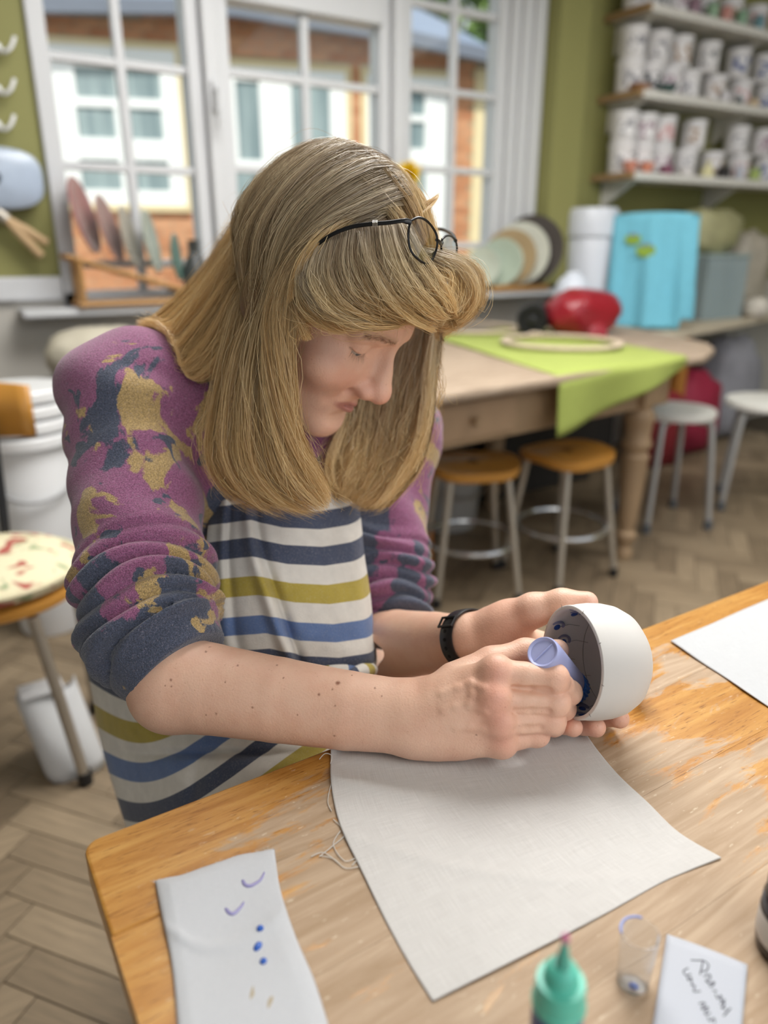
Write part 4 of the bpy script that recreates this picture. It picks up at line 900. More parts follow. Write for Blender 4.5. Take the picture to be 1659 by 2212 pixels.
# teal capped slip bottle
tipp = P(1222, 2024, .31); bx_, by_ = tipp[0], tipp[1]; zt = tipp[2]
bo = thing('slip_bottle', 'blue squeeze bottle with a teal nozzle cap and pink tip', 'bottle', (bx_, by_, TT)); M_teal = simple('teal_plastic_cap', '5cc4ae', .35, .05); c = (bx_, by_, 0)
zc0 = zt-.0385
MB().lathe([(.0098, TT+.0005), (.0112, TT+.003), (.0112, zc0-.006), (.0105, zc0-.002), (.009, zc0)], c, n=40, capb=True, capt=True).obj('body', simple('navy_plastic', '3d5488', .3, .08), bo)
MB().lathe([(.0112, zc0-.001), (.0117, zc0), (.0117, zc0+.002), (.0111, zc0+.0025), (.0107, zc0+.0125), (.0103, zc0+.014), (.0079, zc0+.0142), (.0074, zc0+.0152), (.0073, zc0+.0185), (.0067, zc0+.0205), (.0040, zc0+.0228)], c, n=40, capb=True, capt=True).obj('cap', M_teal, bo)
MB().lathe([(.0038, zc0+.0222), (.0030, zc0+.0255), (.0013, zt-.0035), (.0011, zt-.002)], c, n=20, capt=True).obj('nozzle', simple('teal_shaded_plastic', '55ae9c', .35), bo)
MB().lathe([(.0008, zt-.0035), (.0017, zt-.002), (.0019, zt-.0005), (.0013, zt+.001), (.0002, zt+.0014)], c, n=16, capb=True).obj('pin_head', simple('pink_plastic', 'c06a92', .3), bo)
# small clear cup
M_cl = NT('clear_acrylic'); M_cl.P(Base_Color=(.93, .95, .97, 1), Roughness=.08, IOR=1.2); M_cl.b.inputs['Transmission Weight'].default_value = .97; M_cl = M_cl.m
gb = onz(1366, 2122, TT); gc = thing('clear_cup', 'tiny clear plastic cup with a drop of blue slip inside', 'cup', tuple(gb)); c = (gb[0], gb[1], TT+.0005)
MB().lathe([(.0083, 0), (.0088, .0006), (.0103, .0365), (.0104, .037), (.0099, .037), (.0084, .0022), (.0001, .0018)], c, n=40, capb=True).obj('cup_wall', M_cl, gc)
MB().tube([(c[0]+.0102*math.cos(a), c[1]+.0102*math.sin(a), c[2]+.037) for a in np.linspace(.6, 2.6, 20)], .0007, 6).obj('blue_smear', simple('smear_blue', '5a78c4', .3), gc)
MB().lathe([(.0024, 0), (.0026, .0008), (.0015, .0022), (.0001, .0026)], (c[0]-.003, c[1]-.003, c[2]+.003), n=14, capb=True).obj('slip_drop', simple('drop_blue', '6f86c8', .3), gc)
# note
nc = [(1440, 2021), (1613, 2091), (1592, 2330), (1392, 2330)]; Q = [onz(x, y, TT) for x, y in nc]
nt = thing('paper_note', 'white paper note with handwriting beside the clear cup', 'paper', tuple((Q[0]+Q[2])/2))
V = np.array([[(1-v)*((1-u)*Q[0]+u*Q[1])+v*((1-u)*Q[3]+u*Q[2])+np.array([0, 0, .0012+.0012*(1-v)*u+.0008*math.sin(3*u)]) for u in np.linspace(0, 1, 14)] for v in np.linspace(0, 1, 14)])
MB().grid(V).obj('sheet', simple('note_paper', 'b9bdc6', .8, .03), nt, solid=.0003)
def ink(pts):
    W = []
    for x, y in pts:
        X, Yp = 1080+x*.349, 1900+y*.349; p = onz(X, Yp, TT+.0015); k = np.argmin(((V-p)[..., :2]**2).sum(-1)); W.append(onz(X, Yp, V.reshape(-1, 3)[k, 2]+.00022))
    W = catmull(W, max(8, len(pts)*5)); MB().tube(W, .00036, 5, flat=.5).obj('handwriting', simple('ink', '2a2c38', .5), nt)
for s in ([(1180, 498), (1215, 500), (1262, 503), (1292, 530), (1275, 566), (1243, 562)], [(1256, 498), (1250, 540), (1238, 588)], [(1262, 598), (1298, 588), (1302, 612), (1274, 626), (1296, 640)], [(1290, 648), (1326, 634), (1318, 656), (1298, 664)], [(1316, 686), (1342, 690)],
          [(1334, 706), (1350, 738), (1368, 716), (1372, 752), (1392, 742)], [(1362, 770), (1388, 758), (1384, 784), (1370, 792), (1400, 800)], [(1392, 832), (1428, 796), (1384, 844)], [(1166, 548), (1136, 566), (1150, 592), (1182, 584)], [(1160, 600), (1166, 624), (1184, 606), (1188, 646)], [(1180, 652), (1206, 658), (1200, 692), (1242, 690)],
          [(1230, 768), (1268, 764), (1248, 802), (1288, 790), (1268, 832), (1302, 826)], [(1284, 850), (1300, 874), (1324, 858), (1330, 890)]): ink(s)
# dark jar at the edge of the frame
jb = onz(1690, 2075, TT); j = thing('dark_jar', 'dark glass jar with a white label beside the paper note', 'jar', (jb[0]+.012, jb[1], TT)); c = (jb[0]+.012, jb[1], TT+.0005)
MB().lathe([(.019, 0), (.0215, .002), (.022, .006), (.022, .034), (.019, .038)], c, n=40, capb=True, capt=True).obj('jar_body', simple('dark_glass', '2a2428', .15, .1), j)
MB().lathe([(.0223, .009), (.0224, .0095), (.0224, .026), (.0223, .0265)], c, n=40).obj('label_band', simple('label_white', 'd8d4cf', .6), j)
MB().lathe([(.0205, .0375), (.021, .039), (.021, .048), (.020, .049), (.001, .049)], c, n=40, capb=True).obj('lid', M_black, j)
# ================================================================ IMPLICIT SURFACES (for the figure)
def cap(a, b, ra, rb=None, k=.006, mode='u'):
    a = np.asarray(a, float); b = np.asarray(b, float); rb = ra if rb is None else rb; ab = b-a; L2 = ab@ab+1e-12
    def f(p):
        t = np.clip(((p-a)@ab)/L2, 0, 1); return np.linalg.norm(p-a-t[:, None]*ab, axis=1)-(ra+(rb-ra)*t)
    return dict(f=f, c=(a+b)/2, r=np.sqrt(L2)/2+max(ra, rb), k=k, mode=mode)
def chain(pts, rad, k=.004): return [cap(pts[i], pts[i+1], rad[i], rad[i+1], k) for i in range(len(pts)-1)]
def ell(c, r, M=None, k=.006, mode='u'):
    c = np.asarray(c, float); r = np.asarray(r, float)
    def f(p):
        q = p-c
        if M is not None: q = q@M.T
        k0 = np.linalg.norm(q/r, axis=1); k1 = np.linalg.norm(q/(r*r), axis=1); return k0*(k0-1)/(k1+1e-9)
    return dict(f=f, c=c, r=r.max(), k=k, mode=mode)
def grp(ops, k=.006):
    cs = np.array([o['c'] for o in ops]); c = cs.mean(0); r = max(np.linalg.norm(o['c']-c)+o['r'] for o in ops)
    return dict(ops=ops, c=c, r=r, k=k, mode='u')
def ev(ops, p, bc, br, margin=.022):
    d = np.full(len(p), 9.0)
    for o in ops:
        if np.linalg.norm(o['c']-bc)-o['r'] > br+margin+o['k']: continue
        if o['mode'] == 'x': d = o['f'](p, d); continue
        e = ev(o['ops'], p, bc, br, margin) if 'ops' in o else o['f'](p)
        k = o['k']
        if o['mode'] == 'u': h = np.maximum(k-np.abs(d-e), 0)/k; d = np.minimum(d, e)-h*h*k*.25
        else: h = np.maximum(k-np.abs(d+e), 0)/k; d = np.maximum(d, -e)+h*h*k*.25
    return d
def sdf_eval(ops, p, n=4096):
    out = np.empty(len(p))
    for i in range(0, len(p), n):
        q = p[i:i+n]; c = q.mean(0); out[i:i+n] = ev(ops, q, c, np.linalg.norm(q-c, axis=1).max())
    return out
def sdf_mesh(ops, lo, hi, h, post=None, B=14):
    lo = np.asarray(lo, float); hi = np.asarray(hi, float); nb = np.ceil((hi-lo)/(h*B)).astype(int); n = nb*B+1
    A = np.full(n, 9.0, np.float32); R = B*h*.8660254
    gi = np.stack(np.meshgrid(*[np.arange(k) for k in nb], indexing='ij'), -1).reshape(-1, 3)
    cen = lo+(gi+.5)*B*h
    dc = np.empty(len(cen))
    for i in range(len(cen)): dc[i] = ev(ops, cen[i:i+1], cen[i], R)[0]
    loc = np.stack(np.meshgrid(*[np.arange(B+1)]*3, indexing='ij'), -1).reshape(-1, 3)
    for i in range(len(cen)):
        g = gi[i]*B; sl = tuple(slice(x, x+B+1) for x in g)
        if dc[i] < -R*1.35-.006: A[sl] = -9.0
    for i in np.where(np.abs(dc) < R*1.35+.008)[0]:
        g = gi[i]*B; p = lo+(g+loc)*h; d = ev(ops, p, cen[i], R)
        if post is not None: d = post(p, d)
        A[tuple(slice(x, x+B+1) for x in g)] = d.reshape(B+1, B+1, B+1)
    return surface_nets(A, lo, h)
def surface_nets(A, lo, h):
    s = A < 0; c8 = [(a, b, c) for a in (0, 1) for b in (0, 1) for c in (0, 1)]
    sh = lambda X, o: X[o[0]:X.shape[0]-1+o[0], o[1]:X.shape[1]-1+o[1], o[2]:X.shape[2]-1+o[2]]
    cnt = sum(sh(s, o).astype(np.int8) for o in c8); act = (cnt > 0) & (cnt < 8)
    idx = np.full(act.shape, -1, np.int64); ii = np.argwhere(act); idx[act] = np.arange(len(ii))
    pos = np.zeros((len(ii), 3)); num = np.zeros(len(ii))
    for o in c8:
        for ax in range(3):
            if o[ax]: continue
            o2 = list(o); o2[ax] = 1
            va = A[ii[:, 0]+o[0], ii[:, 1]+o[1], ii[:, 2]+o[2]].astype(float); vb = A[ii[:, 0]+o2[0], ii[:, 1]+o2[1], ii[:, 2]+o2[2]].astype(float)
            m = (va < 0) != (vb < 0); t = np.where(m, va/(va-vb+1e-12), 0); q = np.tile(np.array(o, float), (len(ii), 1)); q[:, ax] += t
            pos += q*m[:, None]; num += m
    V = lo+(ii+pos/np.maximum(num, 1)[:, None])*h; F = []
    for ax in range(3):
        b1, b2 = (ax+1) % 3, (ax+2) % 3
        s0 = [slice(None)]*3; s1 = [slice(None)]*3; s0[ax] = slice(0, -1); s1[ax] = slice(1, None)
        m = s[tuple(s0)] != s[tuple(s1)]; e = np.argwhere(m); sg = s[tuple(s0)][m]
        ok = (e[:, b1] > 0) & (e[:, b2] > 0) & (e[:, b1] < act.shape[b1]) & (e[:, b2] < act.shape[b2]); e = e[ok]; sg = sg[ok]
        def cell(d1, d2): q = e.copy(); q[:, b1] -= d1; q[:, b2] -= d2; return idx[q[:, 0], q[:, 1], q[:, 2]]
        Q = np.stack([cell(1, 1), cell(0, 1), cell(0, 0), cell(1, 0)], 1); Q[~sg] = Q[~sg][:, ::-1]; Q = Q[(Q >= 0).all(1)]; F.append(Q)
    return V, np.concatenate(F)
def fast_mesh(name, V, F):
    me = bpy.data.meshes.new(name); me.vertices.add(len(V)); me.vertices.foreach_set('co', np.asarray(V, np.float32).ravel())
    k = F.shape[1]; me.loops.add(F.size); me.loops.foreach_set('vertex_index', F.ravel().astype(np.int32)); me.polygons.add(len(F))
    me.polygons.foreach_set('loop_start', np.arange(0, F.size, k, dtype=np.int32)); me.polygons.foreach_set('loop_total', np.full(len(F), k, np.int32))
    me.update(calc_edges=True); me.validate(); me.polygons.foreach_set('use_smooth', np.ones(len(me.polygons), bool)); return me
def add_attr(me, name, vals):
    a = me.attributes.new(name, 'FLOAT', 'POINT'); a.data.foreach_set('value', np.asarray(vals, np.float32))

# ================================================================ THE WOMAN: skeleton
person = thing('person', 'woman in patterned jumper and striped apron bending over a white bowl', 'person', (.33, .80, 0))
def headframe(psi, th, ro):
    tc = -np.array([math.sin(YAW), math.cos(YAW), 0]); up = np.array([0, 0, 1.]); h = math.cos(psi)*tc+math.sin(psi)*CR
    f = math.cos(th)*h-math.sin(th)*up; u = math.cos(th)*up+math.sin(th)*h; l = np.cross(u, f)
    return np.array([math.cos(ro)*l+math.sin(ro)*u, f, -math.sin(ro)*l+math.cos(ro)*u])
HM = headframe(math.radians(63), math.radians(39), 0.0); HS = 1.04
eyeR = P(789, 757, .672); HO = eyeR-(np.array([-31, 0, 0])*HS/1000)@HM      # head origin: between the eyes
def H(x, y, z): return HO+(np.array([x, y, z], float)*HS/1000)@HM
def toH(p): return (p-HO)@HM.T*1000/HS
class HP:                                     # head primitives, millimetres, mirrored when sym
    ops = []
def hell(c, r, k=8, mode='u', sym=False, rot=None):
    out = []
    for s in ((1, -1) if sym else (1,)):
        cc = np.array(c, float)*np.array([s, 1, 1]); M = HM
        if rot is not None:
            ax, an = rot; an = math.radians(an)*(s if ax in 'yz' else 1); c_, s_ = math.cos(an), math.sin(an)
            Rm = {'x': np.array([[1, 0, 0], [0, c_, -s_], [0, s_, c_]]), 'y': np.array([[c_, 0, s_], [0, 1, 0], [-s_, 0, c_]]), 'z': np.array([[c_, -s_, 0], [s_, c_, 0], [0, 0, 1]])}[ax]
            M = Rm@HM
        out.append(ell(H(*cc), np.array(r)*HS/1000, M, k*HS/1000, mode))
    return out
def hcap(a, b, ra, rb, k=8, mode='u', sym=False):
    out = []
    for s in ((1, -1) if sym else (1,)):
        f = np.array([s, 1, 1]); out.append(cap(H(*(np.array(a)*f)), H(*(np.array(b)*f)), ra*HS/1000, rb*HS/1000, k*HS/1000, mode))
    return out
head = []
head += hell((0, -84, 28), (73, 93, 88), 10)
head += hell((0, -42, -30), (60, 54, 66), 14)
head += hcap((46, -72, -55), (12, -8, -95), 19, 15, 16, sym=True)
head += hell((0, -5, -98), (19, 17, 16), 14)
head += hell((41, -20, -30), (25, 22, 21), 14, sym=True)
head += hell((0, -14, -66), (30, 20, 27), 18)
head += hcap((36, -6, 16), (10, 4, 18), 8, 8, 14, sym=True)
head += hcap((0, 3, 9), (0, 22, -30), 6.8, 10.5, 9)
head += hell((0, 24.5, -35), (11, 11.5, 10.5), 6)
head += hell((12, 13, -39), (8, 11.5, 8), 6, sym=True)
head += hell((36, 13, -2), (19, 15, 12), 10, 's', sym=True)
head += hell((15, 13, -2), (7, 8, 12), 10, 's', sym=True)
head += hell((31, -12.5, 0), (12.3, 12.3, 12.3), 1.5, sym=True)
def lid(s, zcut, above, r):
    c = H(31*s, -12.5, 0); rr = r*HS/1000; n = HM[2]*.94+HM[1]*.33; n = n/np.linalg.norm(n); z0 = zcut*HS/1000
    def f(p):
        q = p-c; d = np.linalg.norm(q*1.0, axis=1)-rr; pl = (q@n-z0)*(-1 if above else 1); return np.maximum(d, pl)
    return dict(f=f, c=c, r=rr, k=.8*HS/1000, mode='u')
for s in (-1, 1): head += [lid(s, -.6, True, 13.7), lid(s, -5.6, False, 13.3)]
head += hcap((22, -2, 13.5), (42, -10, 12), 5.0, 4.5, 9, sym=True)
head += hell((21, 6, -45), (3, 4, 3), 4, 's', sym=True)                     # alar groove
head += hell((6.5, 17, -47.0), (3.2, 5.5, 3.4), 2.5, 's', sym=True)               # nostrils
head += hcap((0, 10.6, -62), (20, -1.5, -61.5), 3.0, 1.8, 5, sym=True)         # upper lip
head += hcap((0, 9.2, -69.5), (18, -1.5, -65), 4.2, 2.2, 5, sym=True)       # lower lip
head += hcap((0, 13.4, -65.2), (25, -2.5, -61.6), 1.5, 1.3, 2.0, 's', sym=True)
head += hcap((0, 14, -82), (12, 10, -81), 4, 3, 10, 's', sym=True)          # mentolabial fold
head += hcap((22, 12, -46), (33, 3, -60), 1.2, .7, 11, 's', sym=True)       # nasolabial fold
head += hell((74, -92, -12), (7, 17, 28), 5, sym=True, rot=('x', -12))
SH_R, SH_L = P(285, 850, .765), P(850, 935, .975); NB = P(575, 830, .87); EL_R, WR_R = P(352, 1478, .635), P(905, 1550, .597); EL_L, WR_L = P(785, 1400, .875), P(1015, 1380, .70)
neck = [cap(H(0, -92, -40), NB+np.array([0, .01, .0]), .052, .056, .03), cap(H(0, -60, -75), NB+np.array([0, -.02, -.02]), .035, .05, .03)]
PEL = np.array([.33, .86, .53]); CH = np.array([.335, .80, .90])
torso = [ell(CH, (.15, .105, .13), None, .05), ell((.335, .80, .76), (.14, .11, .13), None, .06), ell((.335, .84, .60), (.165, .13, .13), None, .06), cap(SH_R, NB, .045, .05, .05), cap(SH_L, NB, .045, .05, .05)]
thigh = []
for hx, kx in ((.24, .20), (.43, .47)):
    thigh += [cap((hx, .82, .555), (kx, .40, .56), .082, .058, .03), cap((kx, .40, .555), (kx, .46, .10), .055, .038, .02), cap((kx, .47, .07), (kx, .30, .035), .038, .03, .02)]
def PX(l): return [P(*q) for q in l]
fore_R = chain(PX([(392, 1476, .632), (450, 1487, .628), (600, 1511, .616), (750, 1534, .605), (905, 1551, .597)]), [.0395, .0378, .0345, .0315, .0285], .0015)+[ell(P(362, 1492, .636), (.031, .031, .031), None, .02)]
fore_L = chain(PX([(785, 1400, .875), (860, 1392, .82), (940, 1388, .755), (1015, 1380, .70)]), [.040, .038, .031, .0225], .0015)
upper = [cap(SH_R, SH_R+.78*(EL_R-SH_R), .046, .036, .02), cap(SH_L, SH_L+.8*(EL_L-SH_L), .042, .036, .02)]
# right hand, wrapped round the squeeze bottle
hr = [cap(P(905, 1551, .597), P(968, 1535, .589), .0275, .024, .014), cap(P(905, 1565, .599), P(985, 1580, .592), .022, .02, .012)]
hr += [cap(P(955, 1500, .592), P(1072, 1455, .576), .0165, .0125, .010), cap(P(955, 1530, .585), P(1066, 1508, .568), .0165, .0125, .010), cap(P(955, 1560, .587), P(1080, 1560, .571), .0165, .012, .010), cap(P(955, 1590, .59), P(1084, 1603, .579), .0165, .0115, .010), cap(P(960, 1530, .606), P(1075, 1520, .60), .02, .015, .012)]
hr += [ell(P(1072, 1450, .572), (.0135,)*3, None, .006), ell(P(1066, 1507, .564), (.0132,)*3, None, .006), ell(P(1080, 1560, .567), (.0125,)*3, None, .006), ell(P(1084, 1603, .576), (.012,)*3, None, .006)]
fr_ = [([(1072, 1453, .574), (1196, 1466, .571), (1230, 1496, .590), (1214, 1508, .606)], [.0118, .0112, .0098, .0085]),
       ([(1066, 1510, .569), (1200, 1517, .573), (1218, 1530, .598), (1180, 1528, .612)], [.0118, .0108, .0095, .008]),
       ([(1080, 1560, .572), (1192, 1556, .577), (1196, 1566, .600), (1160, 1556, .610)], [.0115, .0102, .009, .008]),
       ([(1084, 1602, .579), (1160, 1586, .584), (1160, 1590, .600), (1130, 1578, .606)], [.0108, .0092, .008, .0072])]
mid = lambda p: [p[0], tuple((np.array(p[0])+np.array(p[1]))/2), p[1], tuple((np.array(p[1])*.5+np.array(p[2])*.5))]+p[2:]
mrd = lambda r: [r[0], r[1]*.90, r[1], r[2]*.96]+r[2:]
fing_R = [grp(chain(PX(mid(p)), mrd(r), .003)+[ell(P(*p[1]), (r[1]*1.06,)*3, None, .003)], .0012) for p, r in fr_]
fing_R += [grp(chain(PX([(985, 1475, .604), (1062, 1434, .614), (1135, 1410, .620), (1206, 1404, .617)]), [.0175, .0135, .0112, .0088], .006), .008)]
def hit(ops, px, py, d0=.5, d1=.75, n=500):
    d = np.linspace(d0, d1, n); p = np.array([P(px, py, q) for q in d]); v = sdf_eval(ops, p, 64); k = np.argmax(v < 0); return d[k]
veins = []
for pl in ([(955, 1500), (990, 1488), (1018, 1478), (1048, 1488)], [(958, 1535), (985, 1528), (1015, 1522), (1048, 1534)], [(985, 1570), (1015, 1568), (1045, 1572)], [(1018, 1478), (1022, 1500), (1015, 1522)]):
    q = [P(x, y, hit(hr+fore_R, x, y)+.0021) for x, y in pl]; veins += [cap(q[i], q[i+1], .0022, .0020, .004) for i in range(len(q)-1)]
creases = []
for a, b_ in zip(fr_[:-1], fr_[1:]):
    pl = [tuple((np.array(a[0][0][:2])*(1-w)+np.array(a[0][1][:2])*w+np.array(b_[0][0][:2])*(1-w)+np.array(b_[0][1][:2])*w)/2) for w in (.30, .6, .9)]
    q = [P(x, y, hit(hr+fing_R, x, y)+.0002) for x, y in pl]; creases += [cap(q[i], q[i+1], .0006+.0005*i, .0011+.0005*i, .0045, 's') for i in range(2)]
# left hand, cradling the bowl from behind
hl = [cap(P(1015, 1380, .70), P(1075, 1378, .695), .0225, .021, .012)]
for a, b_ in (((1060, 1372, .70), (1200, 1400, .712)), ((1065, 1385, .698), (1178, 1432, .702)), ((1065, 1398, .695), (1152, 1462, .688)), ((1060, 1408, .69), (1130, 1486, .668))): hl.append(cap(P(*a), P(*b_), .017, .0125, .012))
hl += [ell(P(1098, 1348, .686), (.026, .020, .022), None, .012), cap(P(1075, 1395, .688), P(1125, 1462, .672), .016, .012, .012)]
fl_ = [([(1200, 1400, .712), (1300, 1440, .706), (1360, 1455, .688), (1388, 1458, .664)], [.012, .0105, .0095, .0085]), ([(1178, 1432, .702), (1262, 1505, .658), (1312, 1545, .632), (1338, 1552, .618)], [.012, .010, .0088, .0082]),
       ([(1152, 1462, .688), (1214, 1520, .645), (1258, 1564, .622), (1287, 1571, .609)], [.012, .010, .0086, .0082]), ([(1130, 1486, .668), (1180, 1522, .638), (1212, 1562, .615), (1238, 1571, .602)], [.0115, .0096, .0082, .0078])]
fing_L = [grp(chain(PX(p), r, .004)+[ell(P(*p[1]), (r[1]*1.05,)*3, None, .003)], .0012) for p, r in fl_]
fing_L += [grp(chain(PX([(1070, 1358, .69), (1152, 1318, .668), (1214, 1303, .657), (1268, 1301, .650)]), [.020, .0145, .0118, .0096], .008), .010)]
BODY = head+neck+torso+thigh+upper+fore_R+fore_L
def bbox(pts, m): pts = np.array(pts); return pts.min(0)-m, pts.max(0)+m
def wrinkle(p, d): return d
lo, hi = bbox([H(80, 30, 125), H(-80, 30, 125), H(80, 30, -120), H(-80, 30, -120), H(80, -185, 125), H(-80, -185, -40), NB], .012)
V1, F1 = sdf_mesh(head+neck+torso[3:], lo, hi, .0016)
lo, hi = bbox([P(330, 1478, .63), P(905, 1550, .597), P(1240, 1400, .62), P(1200, 1620, .60)], .045)
V2, F2 = sdf_mesh(fore_R+hr+fing_R+veins+creases, lo, hi, .0012)
lo, hi = bbox([P(860, 1392, .82), P(1015, 1380, .70), P(1290, 1300, .65), P(1400, 1460, .66), P(1230, 1560, .61), P(1300, 1440, .71)], .035)
V3, F3 = sdf_mesh(fore_L+hl+fing_L, lo, hi, .0013)
V4, F4 = sdf_mesh(torso+thigh+upper, (.02, .22, 0.0), (.62, 1.0, 1.06), .008)
BV = np.concatenate([V1, V2, V3, V4]); n1, n2, n3 = len(V1), len(V2), len(V3)
BF = np.concatenate([F1, F2+n1, F3+n1+n2, F4+n1+n2+n3])
me = fast_mesh('body', BV, BF)
# masks
hq = toH(BV); ishead = np.zeros(len(BV), bool); ishead[:n1] = True
ax_ = np.abs(hq[:, 0]); g_ = lambda v, s: np.exp(-(v/s)**2)
lipm = ishead*np.clip(1.6*np.exp(-(((ax_)/22.5)**4)-((hq[:, 2]+66.0-ax_*.16)/(6.6*(1-.55*np.clip(ax_/24, 0, 1)**2)))**4)*(hq[:, 1] > 3), 0, 1)
def near(pt, s): return np.exp(-((BV-np.asarray(pt))**2).sum(1)/(s*s))
red = ishead*(.55*g_(ax_-40, 22)*g_(hq[:, 2]+34, 20)+.75*g_(ax_, 16)*g_(hq[:, 2]+38, 14)*(hq[:, 1] > 2))
for q in ((1072, 1448, .560), (1066, 1507, .553), (1080, 1560, .556), (1084, 1603, .566)): red = red+.8*near(P(*q), .013)
for p, r in fr_+fl_: red = red+.55*near(P(*p[1]), .013)+.6*near(P(*p[3]), .016)
red = red+.6*near(P(1268, 1301, .648), .02)+.4*near(P(1090, 1345, .67), .03)
nail = np.zeros(len(BV))
for q, s in (((1216, 1399, .611), .006), ((1338, 1549, .626), .0055), ((1290, 1568, .616), .0055), ((1243, 1567, .608), .005), ((1398, 1462, .664), .005), ((1278, 1296, .646), .005)): nail = np.maximum(nail, near(P(*q), s))
sclera = np.zeros(len(BV)); iris = np.zeros(len(BV)); lash = np.zeros(len(BV))
nl = HM[2]*.94+HM[1]*.33; nl = nl/np.linalg.norm(nl)
for s in (-1, 1):
    c = H(31*s, -12.5, 0); q = (BV-c)*1000/HS; rr = np.linalg.norm(q, axis=1); hz = q@nl; fy = q@HM[1]
    inn = ishead & (rr < 13.05) & (fy > 5) & (np.abs(q@HM[0]) < 11.5) & (hz < -.3) & (hz > -6.0); sclera[inn] = 1
    iris[inn & (np.abs(q@HM[0]) < 5.2)] = 1
    lash = np.maximum(lash, ishead*np.exp(-((hz+.8)/.8)**2)*(fy > 4)*(np.abs(q@HM[0]) < 13)*(rr < 15))
scalp = ishead*1/(1+np.exp(-(hq[:, 2]-58+.55*(hq[:, 1]+40)*(hq[:, 1] < -30)*-1*0+np.where(hq[:, 1] < -62, 200, 0))/3))
brow = ishead*np.exp(-((hq[:, 2]-17-3*np.sin((ax_-12)/32*3.0))/3.6)**2)*((ax_ > 12) & (ax_ < 47) & (hq[:, 1] > -25))
for nm, v in (('lip', lipm), ('red', np.clip(red, 0, 1)), ('nail', nail), ('sclera', sclera), ('iris', iris), ('lash', np.clip(lash, 0, 1)), ('scalp', scalp), ('brow', brow)): add_attr(me, nm, v)
# moles on the forearm
mole = np.zeros(len(BV)); pv = proj(V2); fr0 = pv[:, 2]
for x, y, s in ((731, 1472, .0019), (690, 1498, .0011), (610, 1462, .0008), (600, 1434, .0010), (515, 1434, .0010), (445, 1404, .0011), (452, 1394, .0007), (543, 1527, .0009), (368, 1466, .0010), (372, 1480, .0008), (356, 1478, .0007), (486, 1470, .0007), (442, 1546, .0007), (467, 1545, .0008), (720, 1592, .0009), (718, 1486, .0007), (808, 1483, .0009), (760, 1455, .0008), (722, 1522, .0007), (1028, 1590, .0008), (824, 1500, .0006), (640, 1545, .0006)):
    dd_ = (pv[:, 0]-x)**2+(pv[:, 1]-y)**2; cand_ = np.where(dd_ < 16)[0]
    if len(cand_): c = V2[cand_[np.argmin(fr0[cand_])]]; mole = np.maximum(mole, np.exp(-(((BV-c)**2).sum(1)/(s*s))**2))
add_attr(me, 'mole', mole)
t = NT('skin'); at = lambda n: t.n('ShaderNodeAttribute', attribute_name=n).outputs['Fac']; co = t.coord()
n1_ = t.noise(co, 35, 4, .6); n2_ = t.noise(co, 9, 3)
sk = t.mix(n2_.outputs[0], lin('dbac92'), lin('ebc6ae')); sk = t.mix(t.math('MULTIPLY', t.ramp(n1_.outputs[0], [(.45, 0.0), (.75, 1.0)]), .35), sk, lin('cd8d74'))
sk = t.mix(t.math('MULTIPLY', at('red'), .6), sk, lin('d98f7c')); sk = t.mix(at('lip'), sk, lin('b87f74')); sk = t.mix(t.math('MULTIPLY', at('nail'), .75), sk, lin('ecc9bb'))
fk = t.noise(co, 420, 1); sk = t.mix(t.math('MULTIPLY', t.ramp(fk.outputs[0], [(.70, 0.0), (.76, 1.0)]), .25), sk, lin('a8644c'))
sk = t.mix(at('mole'), sk, lin('8a5844')); sk = t.mix(t.math('MULTIPLY', at('brow'), .45), sk, lin('8a6a48')); sk = t.mix(at('scalp'), sk, lin('7a6144'))
sk = t.mix(at('sclera'), sk, lin('c9c0b8')); sk = t.mix(at('iris'), sk, lin('4f5c60')); sk = t.mix(t.math('MULTIPLY', at('lash'), .55), sk, lin('5a3c2c'))
t.P(Base_Color=sk, Roughness=.48, Subsurface_Weight=.12, Subsurface_Radius=(.012, .005, .003), Subsurface_Scale=.5)
vo = t.n('ShaderNodeTexVoronoi', i_Vector=co, i_Scale=620.0); wv = t.noise(t.coord(scale=(1, 1, 1)), 160, 3, .6, 1.5)
t.bump(t.math('ADD', t.math('MULTIPLY', vo.outputs[0], .5), wv.outputs[0]), .22, .0012); M_skin = t.m
me.materials.append(M_skin)
body = bpy.data.objects.new('body', me); COL.objects.link(body); par(body, person)
# ================================================================ BOWL, SQUEEZE BOTTLE, WRISTBAND
BC = P(1233, 1430, .606); bax = nrm(.951*CR-.02*CU+.309*CF)      # rim centre, axis from rim to base
bowl = thing('white_bowl', 'unfired white bowl held in her hand, blue dots and lilac crescents inside', 'bowl', tuple(BC))
bu = nrm(np.cross(bax, CU)); bv = np.cross(bax, bu)
outer = [(.0462, -.0006), (.0474, .0), (.0478, .0012), (.0482, .010), (.0486, .0125), (.0492, .022), (.0488, .034), (.0468, .046), (.042, .0575), (.034, .0665), (.022, .073), (.010, .0755), (.0001, .076)]
inner = [(.0001, .0715), (.010, .071), (.021, .0685), (.032, .062), (.0395, .0535), (.0438, .043), (.0456, .032), (.0456, .020), (.0448, .010), (.0442, .001), (.0446, -.0004), (.0462, -.0006)]
ZS = .82; inner = [(r*.968, z*ZS) for r, z in inner]; outer = [(r*.968, z*ZS) for r, z in outer]
MB().lathe(inner+outer[1:], BC, bax, 96, xref=bu).obj('bowl_body', simple('raw_white_slip', 'd3d0cc', .55, .03, 12), bowl)
def inn(phi, z):
    zz = [q[1] for q in inner][::-1]; rr = [q[0] for q in inner][::-1]; r = np.interp(z, zz, rr)-.0002; return BC+bax*z+r*(math.cos(phi)*bu+math.sin(phi)*bv), -(math.cos(phi)*bu+math.sin(phi)*bv)
M_lil2 = simple('lilac_underglaze', '7d7f9e', .5, .1); M_blu2 = simple('blue_underglaze', '2d4c94', .45, .1); M_pen = simple('pencil', '77726c', .8)
